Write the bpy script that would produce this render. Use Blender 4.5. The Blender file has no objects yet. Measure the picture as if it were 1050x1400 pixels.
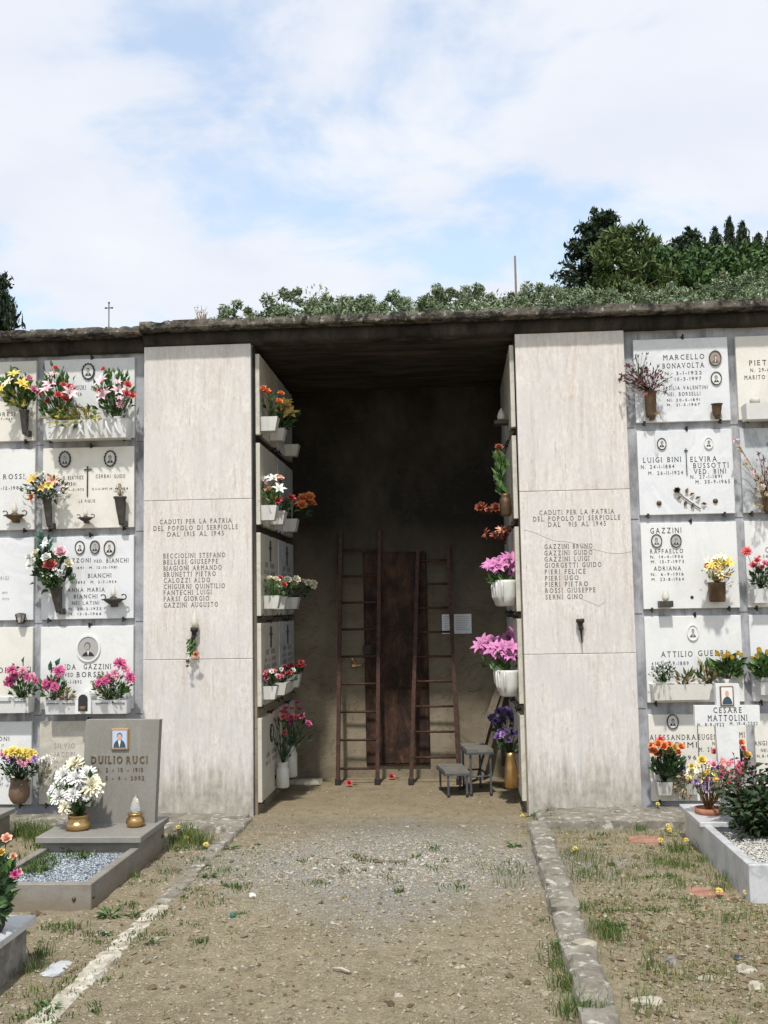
import bpy, bmesh, math, random
import numpy as np
from mathutils import Vector, Matrix, Quaternion, noise as mnoise
random.seed(7); NP = np.random.default_rng(11)
PI = math.pi; R = math.radians
sc = bpy.context.scene
col = sc.collection
# ------------------------------------------------------------------ camera
FPX, PITCH, YAW, ROLL, CD, CH = 1420.0, .0921, .0672, -.0178, 7.8244, 1.5242   # focal length in pixels of a 1050 x 1400 picture
CP = Vector((0, -CD, CH))
CF = Vector((-math.sin(YAW)*math.cos(PITCH), math.cos(YAW)*math.cos(PITCH), math.sin(PITCH)))
_r = Vector((math.cos(YAW), math.sin(YAW), 0)); _u = _r.cross(CF)
CR = _r*math.cos(ROLL)+_u*math.sin(ROLL); CU = -_r*math.sin(ROLL)+_u*math.cos(ROLL)
cam = bpy.data.cameras.new('camera'); camo = bpy.data.objects.new('camera', cam); col.objects.link(camo)
m3 = Matrix((CR, CU, -CF)).transposed()
camo.matrix_world = Matrix.Translation(CP) @ m3.to_4x4()
cam.sensor_fit = 'VERTICAL'; cam.sensor_height = 36; cam.lens = 36*FPX/1400
cam.clip_start = .05; cam.clip_end = 3000
sc.camera = camo
# ------------------------------------------------------------------ sky
SUN_AZ, SUN_EL = R(5), R(58.5)             # azimuth measured from straight behind the photographer towards the left
SV = Vector((-math.sin(SUN_AZ)*math.cos(SUN_EL), -math.cos(SUN_AZ)*math.cos(SUN_EL), math.sin(SUN_EL)))
w = bpy.data.worlds.new('World'); sc.world = w; w.use_nodes = True
nt = w.node_tree; N = nt.nodes; L = nt.links
bg = N['Background']; bg.inputs['Strength'].default_value = .14
sky = N.new('ShaderNodeTexSky'); sky.sky_type = 'NISHITA'; sky.sun_disc = False
sky.sun_elevation = SUN_EL; sky.sun_rotation = math.atan2(SV.x, SV.y); sky.air_density = 1.6; sky.dust_density = .6; sky.ozone_density = 2
tc = N.new('ShaderNodeTexCoord'); sep = N.new('ShaderNodeSeparateXYZ'); L.new(tc.outputs['Generated'], sep.inputs[0])
def wmath(op, a, b=None, clamp=False):
    n = N.new('ShaderNodeMath'); n.operation = op; n.use_clamp = clamp
    for i, v in enumerate((a, b)):
        if v is None: continue
        if isinstance(v, (int, float)): n.inputs[i].default_value = v
        else: L.new(v, n.inputs[i])
    return n.outputs[0]
zz = wmath('ADD', wmath('MAXIMUM', sep.outputs['Z'], 0.0), .22)
cx_ = wmath('DIVIDE', sep.outputs['X'], zz); cy_ = wmath('DIVIDE', sep.outputs['Y'], zz)
cmb = N.new('ShaderNodeCombineXYZ'); L.new(cx_, cmb.inputs[0]); L.new(cy_, cmb.inputs[1]); cmb.inputs[2].default_value = 5.15
nz = N.new('ShaderNodeTexNoise'); nz.inputs['Scale'].default_value = 2.5; nz.inputs['Detail'].default_value = 7; nz.inputs['Roughness'].default_value = .55; nz.inputs['Distortion'].default_value = .3
L.new(cmb.outputs[0], nz.inputs['Vector'])
rp = N.new('ShaderNodeValToRGB'); rp.color_ramp.interpolation = 'EASE'
rp.color_ramp.elements[0].position = .37; rp.color_ramp.elements[0].color = (.36, .36, .36, 1)
rp.color_ramp.elements[1].position = .53; rp.color_ramp.elements[1].color = (1, 1, 1, 1)
L.new(nz.outputs['Fac'], rp.inputs[0])
nz2 = N.new('ShaderNodeTexNoise'); nz2.inputs['Scale'].default_value = 3.3; nz2.inputs['Detail'].default_value = 6
L.new(cmb.outputs[0], nz2.inputs['Vector'])
cr = N.new('ShaderNodeValToRGB')
cr.color_ramp.elements[0].position = .3; cr.color_ramp.elements[0].color = (5.75, 6.1, 6.85, 1)
cr.color_ramp.elements[1].position = .7; cr.color_ramp.elements[1].color = (6.5, 6.75, 7.2, 1)
L.new(nz2.outputs['Fac'], cr.inputs[0])
mx = N.new('ShaderNodeMix'); mx.data_type = 'RGBA'
L.new(rp.outputs[0], mx.inputs[0]); gain = N.new('ShaderNodeMix'); gain.data_type = 'RGBA'; gain.blend_type = 'MULTIPLY'; gain.inputs[0].default_value = 1; gain.inputs[7].default_value = (1.5, 1.54, 1.58, 1); L.new(sky.outputs[0], gain.inputs[6]); L.new(gain.outputs[2], mx.inputs[6]); L.new(cr.outputs[0], mx.inputs[7])
L.new(mx.outputs[2], bg.inputs['Color'])
# ------------------------------------------------------------------ sun, exposure
sun = bpy.data.lights.new('sun', 'SUN'); sun.energy = 3.9; sun.angle = R(2.5); sun.color = (1, .965, .91)
suno = bpy.data.objects.new('sun', sun); col.objects.link(suno); suno.rotation_euler = SV.to_track_quat('Z', 'Y').to_euler(); suno.location = (0, -4, 12)
sc.view_settings.view_transform = 'Standard'; sc.view_settings.look = 'None'; sc.view_settings.exposure = 0; sc.view_settings.gamma = 1
sc.view_settings.use_curve_mapping = False
sc.cycles.max_bounces = 6
# ------------------------------------------------------------------ pixel helpers: a point of the photograph on a real plane of the place
def ray(px, py): return CF+CR*((px-525)/FPX)+CU*((700-py)/FPX)
def at(px, py, y):
    d = ray(px, py); return CP+d*((y-CP.y)/d.y)
def gnd(px, py, z=0):
    d = ray(px, py); return CP+d*((z-CP.z)/d.z)
def mpp(p): return (Vector(p)-CP).dot(CF)/FPX        # metres per photo pixel at p
# ------------------------------------------------------------------ materials
MAT = {}
class NB:
    def __init__(s, m): s.n = m.node_tree.nodes; s.l = m.node_tree.links; s.b = s.n['Principled BSDF']; s.tc = s.n.new('ShaderNodeTexCoord'); s.rand = False; s.off = None
    def map(s, scale=(1, 1, 1), src='Object', loc=(0, 0, 0)):
        m = s.n.new('ShaderNodeMapping'); m.inputs['Scale'].default_value = scale; m.inputs['Location'].default_value = loc
        if s.rand:
            if s.off is None:
                oi = s.n.new('ShaderNodeObjectInfo'); sc_ = s.n.new('ShaderNodeVectorMath'); sc_.operation = 'SCALE'; sc_.inputs[0].default_value = (31, 17, 23); s.l.new(oi.outputs['Random'], sc_.inputs['Scale'])
                ad = s.n.new('ShaderNodeVectorMath'); ad.operation = 'ADD'; s.l.new(s.tc.outputs[src], ad.inputs[0]); s.l.new(sc_.outputs[0], ad.inputs[1]); s.off = ad.outputs[0]
            s.l.new(s.off, m.inputs[0])
        else: s.l.new(s.tc.outputs[src], m.inputs[0])
        return m.outputs[0]
    def noise(s, vec, scale, detail=4, rough=.55, dist=0):
        t = s.n.new('ShaderNodeTexNoise'); t.inputs['Scale'].default_value = scale; t.inputs['Detail'].default_value = detail
        t.inputs['Roughness'].default_value = rough; t.inputs['Distortion'].default_value = dist; s.l.new(vec, t.inputs['Vector']); return t.outputs['Fac']
    def voro(s, vec, scale, out='Distance'):
        t = s.n.new('ShaderNodeTexVoronoi'); t.inputs['Scale'].default_value = scale; s.l.new(vec, t.inputs['Vector']); return t.outputs[out]
    def ramp(s, fac, *stops):
        r = s.n.new('ShaderNodeValToRGB'); e = r.color_ramp.elements
        while len(e) < len(stops): e.new(.5)
        for i, (p, c) in enumerate(stops):
            e[i].position = p
            e[i].color = (c, c, c, 1) if isinstance(c, (int, float)) else (*c, 1)
        s.l.new(fac, r.inputs[0]); return r.outputs[0]
    def mix(s, fac, a, b, mode='MIX'):
        m = s.n.new('ShaderNodeMix'); m.data_type = 'RGBA'; m.blend_type = mode
        for i, v in ((0, fac), (6, a), (7, b)):
            if isinstance(v, (int, float)): m.inputs[i].default_value = v
            elif isinstance(v, tuple): m.inputs[i].default_value = (*v, 1)
            else: s.l.new(v, m.inputs[i])
        return m.outputs[2]
    def math(s, op, a, b=0.0, clamp=False):
        m = s.n.new('ShaderNodeMath'); m.operation = op; m.use_clamp = clamp
        for i, v in enumerate((a, b)):
            if isinstance(v, (int, float)): m.inputs[i].default_value = v
            else: s.l.new(v, m.inputs[i])
        return m.outputs[0]
    def xyz(s, vec):
        t = s.n.new('ShaderNodeSeparateXYZ'); s.l.new(vec, t.inputs[0]); return t.outputs
    def color(s, c): s.l.new(c, s.b.inputs['Base Color'])
    def bump(s, h, strength=.3, dist=.01):
        b = s.n.new('ShaderNodeBump'); b.inputs['Strength'].default_value = strength; b.inputs['Distance'].default_value = dist
        s.l.new(h, b.inputs['Height']); s.l.new(b.outputs[0], s.b.inputs['Normal'])
def newmat(name, colr=(.5, .5, .5), rough=.6, metal=0, spec=.4):
    m = bpy.data.materials.new(name); m.use_nodes = True; b = m.node_tree.nodes['Principled BSDF']
    b.inputs['Base Color'].default_value = (*colr, 1); b.inputs['Roughness'].default_value = rough; b.inputs['Metallic'].default_value = metal
    b.inputs['Specular IOR Level'].default_value = spec
    MAT[name] = m; return m
def varied(name, c1, c2, rough=.6, metal=0, scale=8, bump=.15, spec=.4, stretch=(1, 1, 1), detail=5):
    m = newmat(name, c1, rough, metal, spec); b = NB(m); v = b.map(stretch)
    n = b.noise(v, scale, detail); b.color(b.ramp(n, (.32, c1), (.68, c2)))
    if bump: b.bump(b.noise(v, scale*4, 4), bump, .004)
    return m
def marble(name, c, vein, dirt, k):
    m = newmat(name, c, .38, 0, .4); b = NB(m); b.rand = True; v = b.map((1, 1, 1), loc=(k, k*.7, k*1.3))
    n = b.noise(v, 2.2, 8, .6, 1.4); base = b.ramp(n, (.3, c), (.5, tuple(x*.97 for x in c)), (.56, vein), (.62, c))
    st = b.noise(b.map((2.2, 2.2, .9), loc=(k, 0, k)), 2.6, 6, .65)
    base = b.mix(b.ramp(st, (.5, 0.0), (.78, .5)), base, dirt)
    fine = b.noise(v, 60, 3); base = b.mix(.1, base, b.ramp(fine, (.3, .25), (.7, .9)), 'OVERLAY')
    b.color(base); b.bump(b.noise(v, 25, 4), .06, .003); return m
marble('marble_white', (.725, .725, .705), (.665, .67, .67), (.57, .55, .49), 1)
marble('marble_cool', (.70, .71, .715), (.63, .645, .665), (.55, .55, .53), 4)
marble('marble_cream', (.725, .70, .63), (.67, .645, .58), (.56, .51, .42), 7)
marble('marble_grey', (.52, .54, .55), (.36, .38, .41), (.36, .35, .32), 11)
marble('marble_dull', (.56, .53, .45), (.46, .43, .37), (.36, .33, .27), 14)
marble('marble_tomb', (.52, .525, .53), (.38, .39, .41), (.30, .285, .25), 19)
# travertine
m = newmat('travertine', (.6, .55, .48), .55); b = NB(m); b.rand = True
v = b.map((7, 7, .55)); n1 = b.noise(v, 1.6, 8, .62, .5)
base = b.ramp(n1, (.28, (.46, .39, .33)), (.40, (.59, .535, .485)), (.54, (.66, .62, .58)), (.70, (.56, .48, .41)))
n2 = b.noise(b.map((1, 1, .5), loc=(3, 1, 5)), 2.2, 5, .6); base = b.mix(b.ramp(n2, (.4, .0), (.75, .45)), base, (.70, .66, .615))
stk = b.noise(b.map((26, 26, 2.4), loc=(1, 9, 2)), 1.5, 8, .75, .4)
base = b.mix(b.ramp(stk, (.53, 0.0), (.68, .8)), base, (.39, .35, .31))
pit = b.voro(b.map((60, 60, 20)), 1.2); pm = b.ramp(pit, (.05, 1.0), (.16, 0.0)); msk = b.ramp(b.noise(b.map((4, 4, 1)), 3, 4), (.44, 0.0), (.54, 1.0))
pm2 = b.math('MULTIPLY', pm, msk); base = b.mix(b.math('MULTIPLY', pm2, .7), base, (.24, .21, .18)); spk = b.noise(b.map((45, 45, 22)), 1.2, 7, .75); base = b.mix(.42, base, b.ramp(spk, (.3, .2), (.7, .8)), 'OVERLAY')
blo = b.noise(b.map((1.6, 1.6, 1.0), loc=(8, 1, 3)), 2.4, 8, .68, .8); base = b.mix(b.ramp(blo, (.42, 0.0), (.62, .7)), base, (.565, .545, .525)); blo2 = b.noise(b.map((2.4, 2.4, 1.2), loc=(1, 6, 9)), 3.1, 8, .7, .6); base = b.mix(b.ramp(blo2, (.54, 0.0), (.72, .5)), base, (.50, .42, .345))
b.rand = False
# rising damp and grime at the foot of the slabs
z = b.xyz(b.map((1, 1, 1)))[2]
drip = b.noise(b.map((14, 14, 1.6)), 1.4, 6, .7)
lev = b.math('SUBTRACT', b.math('ADD', b.math('MULTIPLY', drip, 1.0), -.07), z)
gz = b.noise(b.map((18, 18, .7), loc=(4, 4, 1)), 1.3, 7, .7); gl = b.math('MULTIPLY', b.ramp(gz, (.42, 0.0), (.66, 1.0)), b.math('MULTIPLY', b.math('SUBTRACT', 1.5, z), .5, True)); base = b.mix(b.math('MULTIPLY', gl, .6), base, (.44, .415, .385))
base = b.mix(b.math('MULTIPLY', b.math('MULTIPLY', lev, 4.0, True), .8), base, b.ramp(b.noise(b.map((9, 9, 5)), 2, 6, .7), (.35, (.21, .19, .155)), (.65, (.47, .43, .36))))
b.color(base); b.bump(b.math('SUBTRACT', b.math('MULTIPLY', n1, .4), pm2), .25, .004)
# plaster and concrete
m = newmat('wall_plaster', (.4, .4, .41), .85, 0, .2); b = NB(m); v = b.map()
base = b.ramp(b.noise(v, 3.5, 8, .65, .6), (.3, (.19, .195, .21)), (.46, (.34, .345, .365)), (.66, (.47, .475, .49)))
st = b.noise(b.map((5, 5, 1.2)), 2, 6, .7); base = b.mix(b.ramp(st, (.48, 0.0), (.68, .85)), base, (.14, .14, .148))
b.color(base); b.bump(b.noise(v, 30, 6), .35, .006)
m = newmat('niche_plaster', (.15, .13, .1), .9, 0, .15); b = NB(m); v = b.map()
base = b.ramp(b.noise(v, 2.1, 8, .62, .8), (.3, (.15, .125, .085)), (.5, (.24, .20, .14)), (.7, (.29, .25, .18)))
shade_n = b.noise(b.map((1.2, 1.2, .8), loc=(4, 2, 7)), 1.5, 8, .66)
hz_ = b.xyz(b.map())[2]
mm = b.math('MULTIPLY', b.ramp(shade_n, (.12, .72), (.55, 1.0)), b.math('MULTIPLY', b.math('SUBTRACT', hz_, .7), .62, True))  # painted niche shade: plaster colour darkens above the sunlit foot of the wall
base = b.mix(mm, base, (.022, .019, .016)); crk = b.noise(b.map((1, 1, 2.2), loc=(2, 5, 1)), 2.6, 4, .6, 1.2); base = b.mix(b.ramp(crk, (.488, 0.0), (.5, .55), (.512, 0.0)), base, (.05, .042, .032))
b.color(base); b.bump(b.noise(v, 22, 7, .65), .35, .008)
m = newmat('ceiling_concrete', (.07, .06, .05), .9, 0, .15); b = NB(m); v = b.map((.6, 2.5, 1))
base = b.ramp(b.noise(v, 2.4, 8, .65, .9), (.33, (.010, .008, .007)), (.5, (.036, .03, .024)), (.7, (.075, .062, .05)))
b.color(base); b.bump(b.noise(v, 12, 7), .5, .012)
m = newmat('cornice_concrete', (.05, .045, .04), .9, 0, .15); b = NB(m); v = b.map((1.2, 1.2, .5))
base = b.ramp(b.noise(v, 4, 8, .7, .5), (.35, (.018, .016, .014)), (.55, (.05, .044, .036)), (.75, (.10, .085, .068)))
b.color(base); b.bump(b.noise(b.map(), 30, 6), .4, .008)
m = newmat('roof_concrete', (.2, .19, .17), .95, 0, .1); b = NB(m); v = b.map((1, 1, 1.6))
base = b.ramp(b.noise(v, 6, 9, .72, .6), (.34, (.02, .019, .017)), (.46, (.085, .076, .064)), (.58, (.16, .143, .118)), (.74, (.30, .28, .24)))
lic = b.noise(b.map(loc=(9, 3, 1)), 26, 5, .6); base = b.mix(b.ramp(lic, (.58, 0.0), (.64, .6)), base, (.42, .41, .35))
blk = b.noise(b.map(loc=(2, 8, 1)), 9, 6, .7); base = b.mix(b.ramp(blk, (.50, 0.0), (.60, .9)), base, (.018, .018, .017))
b.color(base); b.bump(b.noise(v, 40, 8, .7), .8, .012)
m = newmat('kerb_concrete', (.3, .27, .22), .95, 0, .1); b = NB(m); v = b.map()
base = b.ramp(b.noise(v, 7, 8, .7), (.33, (.12, .105, .08)), (.5, (.22, .20, .16)), (.68, (.31, .285, .24)))
lic = b.noise(b.map((1, 1, 1), loc=(3, 3, 3)), 17, 6, .62); base = b.mix(b.ramp(lic, (.56, 0.0), (.63, .8)), base, (.50, .48, .43))
b.color(base); b.bump(b.noise(v, 45, 8, .7), .7, .01)
varied('kerb_pale', (.27, .235, .17), (.58, .54, .45), .95, 0, 16, .6)
m = newmat('grey_stone', (.25, .24, .215), .55); b = NB(m); b.rand = True; v = b.map()
base = b.ramp(b.noise(v, 120, 3, .7), (.3, (.215, .205, .182)), (.7, (.285, .272, .245))); st = b.noise(b.map((2.5, 2.5, 1.2)), 2.3, 7, .68, .5); base = b.mix(b.ramp(st, (.45, 0.0), (.7, .55)), base, (.19, .175, .145)); st2 = b.noise(b.map((9, 9, 1.1), loc=(3, 1, 2)), 1.7, 6, .7); base = b.mix(b.ramp(st2, (.56, 0.0), (.7, .45)), base, (.32, .31, .28))
b.color(base); b.bump(b.noise(v, 60, 5), .12, .003)
m = newmat('grey_stone_kerb', (.24, .22, .19), .75); b = NB(m); v = b.map()
base = b.ramp(b.noise(v, 110, 3), (.3, (.215, .20, .17)), (.7, (.275, .255, .22)))
st = b.noise(b.map((3, 3, 6)), 2.2, 6, .65); base = b.mix(b.ramp(st, (.45, 0.0), (.7, .6)), base, (.15, .12, .08))
zz = b.xyz(b.map())[2]; base = b.mix(b.math('MULTIPLY', b.math('MULTIPLY', b.math('SUBTRACT', .075, zz), 16, True), .6), base, (.20, .15, .095))
b.color(base); b.bump(b.noise(v, 60, 5), .2, .003)
varied('rough_stone', (.13, .12, .105), (.30, .275, .24), .9, 0, 22, .8)
# ground
m = newmat('soil', (.25, .2, .13), .97, 0, .1); b = NB(m); v = b.map()
p = b.xyz(v)
big = b.noise(v, 1.1, 6, .6, .4)
base = b.ramp(big, (.3, (.24, .19, .118)), (.5, (.335, .28, .18)), (.7, (.41, .355, .24)))
med = b.noise(b.map(loc=(5, 5, 0)), 9, 8, .7); base = b.mix(.6, base, b.ramp(med, (.3, (.17, .135, .085)), (.48, (.31, .258, .168)), (.7, (.43, .375, .26)))); mic = b.noise(b.map(loc=(7, 1, 0)), 38, 7, .75); base = b.mix(.45, base, b.ramp(mic, (.32, .2), (.5, .5), (.68, .78)), 'OVERLAY')
# grey gravel band on the path
gx = b.math('ABSOLUTE', b.math('ADD', p[0], .42)); gy = b.math('ABSOLUTE', b.math('ADD', p[1], 1.45))
gm = b.math('SUBTRACT', b.math('SUBTRACT', 1.35, gx), b.math('MULTIPLY', gy, 1.05)); gm = b.math('ADD', gm, b.math('MULTIPLY', b.math('SUBTRACT', med, .5), 2.2))
grv = b.ramp(b.noise(v, 75, 5, .8), (.35, (.17, .16, .14)), (.5, (.30, .29, .265)), (.65, (.45, .44, .41)))
base = b.mix(b.math('MULTIPLY', b.math('MULTIPLY', b.math('ADD', gm, .35), 1.2, True), .8), base, grv)
# pale trodden earth in the chapel mouth
cm = b.math('ADD', b.math('MULTIPLY', b.math('ADD', p[1], .15), 1.6), b.math('MULTIPLY', b.math('SUBTRACT', med, .5), 1.2), True)
base = b.mix(b.math('MULTIPLY', cm, .75), base, b.ramp(b.noise(v, 5, 7, .65), (.3, (.23, .185, .115)), (.55, (.33, .27, .175)), (.75, (.38, .32, .21))))
# damp grey worn concrete right before it
dm = b.math('SUBTRACT', 1.0, b.math('MULTIPLY', b.math('ABSOLUTE', b.math('ADD', p[1], .35)), 2.6)); dm = b.math('MULTIPLY', b.math('ADD', dm, b.math('MULTIPLY', b.math('SUBTRACT', big, .5), 2)), 1.0, True)
base = b.mix(b.math('MULTIPLY', dm, .45), base, (.20, .18, .145))
fine = b.noise(v, 130, 4, .75); base = b.mix(.5, base, b.ramp(fine, (.3, .18), (.7, .82)), 'OVERLAY')
spk = b.voro(b.map(loc=(1, 2, 0)), 85); base = b.mix(b.ramp(spk, (.07, .75), (.15, 0.0)), base, (.50, .46, .38))
b.color(base); b.bump(b.math('ADD', b.math('MULTIPLY', mic, .9), b.math('MULTIPLY', fine, .5)), 1.0, .02)
m = newmat('hill_grass', (.07, .09, .035), .95, 0, .1); b = NB(m); v = b.map()
b.color(b.ramp(b.noise(v, .9, 8, .7), (.3, (.05, .07, .022)), (.5, (.085, .105, .04)), (.7, (.16, .15, .07))))
def rndmat(name, *stops, rough=.8, metal=0):
    m = newmat(name, (.4, .4, .4), rough, metal, .2); b = NB(m); a = b.n.new('ShaderNodeAttribute'); a.attribute_name = 'rnd'
    b.color(b.ramp(a.outputs['Fac'], *stops)); return m
rndmat('gravel_path', (0, (.17, .145, .105)), (.3, (.28, .24, .17)), (.6, (.36, .32, .245)), (.88, (.45, .42, .36)), (1, (.66, .64, .59)))
rndmat('gravel_blue', (0, (.13, .15, .165)), (.4, (.26, .29, .32)), (.8, (.40, .44, .475)), (1, (.58, .62, .64)))
rndmat('gravel_white', (0, (.34, .32, .28)), (.4, (.44, .42, .37)), (1, (.66, .64, .59)))
rndmat('grass_blades', (0, (.035, .07, .015)), (.45, (.075, .13, .03)), (.75, (.15, .17, .05)), (1, (.33, .28, .13)), rough=.7)
rndmat('litter', (0, (.09, .065, .036)), (.5, (.20, .15, .09)), (1, (.36, .30, .20)), rough=.8)
def leafmat(name, *stops, rough=.6, trans=.0):
    m = rndmat(name, *stops, rough=rough)
    m.node_tree.nodes['Principled BSDF'].inputs['Specular IOR Level'].default_value = .3; return m
leafmat('leaf_green', (0, (.02, .05, .012)), (.5, (.05, .11, .025)), (1, (.11, .19, .05)))
leafmat('leaf_dark', (0, (.012, .028, .01)), (.5, (.026, .058, .018)), (1, (.06, .11, .035)))
leafmat('leaf_bluegreen', (0, (.014, .05, .034)), (.5, (.032, .095, .06)), (1, (.065, .16, .10)))
leafmat('leaf_yellow', (0, (.13, .13, .02)), (.5, (.34, .30, .06)), (1, (.55, .48, .16)))
leafmat('leaf_dry', (0, (.10, .06, .025)), (.5, (.24, .17, .08)), (1, (.42, .33, .19)))
leafmat('leaf_pale', (0, (.22, .24, .16)), (.5, (.42, .42, .34)), (1, (.62, .62, .55)))
leafmat('leaf_olive', (0, (.075, .11, .05)), (.4, (.15, .20, .10)), (.75, (.23, .285, .165)), (1, (.34, .39, .27)))
leafmat('leaf_cypress', (0, (.010, .020, .010)), (.5, (.022, .040, .018)), (1, (.045, .07, .032)))
leafmat('leaf_pine', (0, (.03, .05, .012)), (.5, (.065, .10, .025)), (1, (.12, .165, .045)))
leafmat('leaf_oak', (0, (.025, .055, .014)), (.5, (.05, .105, .025)), (1, (.095, .165, .045)))
leafmat('leaf_rose', (0, (.010, .024, .008)), (.6, (.026, .054, .017)), (.92, (.05, .075, .026)), (1, (.10, .045, .03)))
leafmat('leaf_darkred', (0, (.035, .009, .008)), (.5, (.085, .022, .016)), (1, (.16, .055, .03)))
def petal(name, c, c2=None):
    g_ = sum(c)/3; c = tuple((x*.80+g_*.20)*.88 for x in c)
    c2 = c2 or tuple(min(1, x*1.25+.03) for x in c)
    m = newmat(name, c, .55, 0, .25); b = NB(m); n = b.noise(b.map((1, 1, 1)), 3.0, 3); b.color(b.ramp(n, (.35, c), (.65, c2)))
for nme, c in dict(p_red=(.55, .025, .03), p_coral=(.72, .09, .09), p_pink=(.78, .28, .40), p_palepink=(.80, .50, .55), p_magenta=(.62, .05, .23), p_lilac=(.62, .15, .42),
                   p_white=(.72, .71, .66), p_cream=(.78, .72, .50), p_yellow=(.80, .60, .04), p_orange=(.85, .22, .015), p_peach=(.85, .42, .25), p_gold=(.70, .45, .06),
                   p_purple=(.14, .05, .28), p_mauve=(.45, .25, .55), p_dark=(.09, .012, .012), p_dry=(.42, .32, .18), p_rust=(.34, .07, .02), p_green=(.30, .42, .13)).items(): petal(nme, c)
# metals, paint, others
varied('bronze_dark', (.055, .05, .047), (.10, .09, .08), .5, .6, 20, .15)
varied('bronze_brown', (.09, .06, .035), (.17, .115, .065), .5, .7, 14, .25)
varied('brass', (.42, .25, .10), (.55, .36, .16), .32, .9, 10, .12)
varied('black_iron', (.02, .02, .02), (.045, .04, .035), .6, .3, 25, .2)
varied('rust_ladder', (.030, .015, .011), (.085, .036, .022), .65, .2, 30, .3)
varied('blue_steel', (.06, .068, .08), (.11, .118, .135), .55, .3, 18, .2)
varied('stool_top', (.13, .125, .11), (.20, .185, .16), .8, .1, 14, .25)
varied('wood_old', (.11, .085, .06), (.20, .16, .115), .85, 0, 12, .4, stretch=(8, 8, 1))
varied('white_plastic', (.48, .46, .40), (.63, .62, .57), .55, 0, 8, .06, stretch=(3, 3, .8))
varied('white_glaze', (.50, .485, .44), (.64, .63, .59), .45, 0, 7, .06, stretch=(3, 3, .8))
varied('terracotta', (.32, .13, .075), (.45, .21, .13), .9, 0, 12, .4)
varied('tile_red', (.26, .125, .085), (.40, .21, .15), .92, 0, 14, .5)
varied('earth_pot', (.09, .055, .035), (.045, .04, .02), .9, 0, 30, .5)
varied('clay_brown', (.13, .08, .05), (.20, .13, .08), .6, 0, 9, .2)
varied('bark', (.07, .05, .035), (.14, .11, .08), .95, 0, 6, .8, stretch=(3, 3, .6))
varied('paper', (.66, .68, .72), (.72, .73, .76), .8, 0, 5, .02)
varied('pale_stone', (.32, .28, .21), (.47, .43, .35), .9, 0, 18, .5)
varied('letter_black', (.018, .018, .02), (.05, .048, .047), .6, 0, 40, 0)
varied('letter_pillar', (.065, .055, .048), (.16, .14, .12), .8, 0, 45, 0)
varied('letter_bronze', (.15, .095, .05), (.26, .18, .11), .4, .6, 30, 0)
varied('letter_faint', (.26, .24, .21), (.36, .33, .29), .8, 0, 30, 0)
newmat('photo_ground', (.62, .61, .58), .25); newmat('photo_dark', (.03, .03, .035), .3); newmat('photo_skin', (.36, .33, .30), .3); newmat('photo_hair', (.05, .045, .045), .3)
newmat('photo_grey', (.38, .37, .36), .25); newmat('photo_mid', (.13, .125, .12), .3); newmat('photo_white', (.72, .72, .70), .3); newmat('photo_sky', (.45, .55, .72), .3); newmat('photo_flesh', (.62, .36, .26), .3); newmat('photo_suit', (.05, .075, .10), .3); newmat('photo_warm', (.30, .27, .23), .3)
newmat('crack_brown', (.30, .24, .19), .9); newmat('gold_frame', (.50, .30, .11), .4, .7); newmat('cap_green', (.03, .13, .10), .5); newmat('joint_grey', (.14, .14, .15), .9)
m = newmat('rust_door', (.07, .03, .02), .8, .25); b = NB(m); v = b.map((2.2, 2.2, 1.2))
base = b.ramp(b.noise(v, 3.4, 10, .75, .5), (.32, (.010, .008, .007)), (.46, (.030, .016, .011)), (.6, (.085, .042, .023)), (.76, (.17, .10, .055)))
b.color(base); b.bump(b.noise(v, 30, 6), .35, .004)
m = newmat('glass', (.93, .94, .92), .06); m.node_tree.nodes['Principled BSDF'].inputs['Transmission Weight'].default_value = .75; m.node_tree.nodes['Principled BSDF'].inputs['IOR'].default_value = 1.45
m = newmat('glass_frost', (.78, .74, .64), .4); m.node_tree.nodes['Principled BSDF'].inputs['Transmission Weight'].default_value = .35
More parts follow.
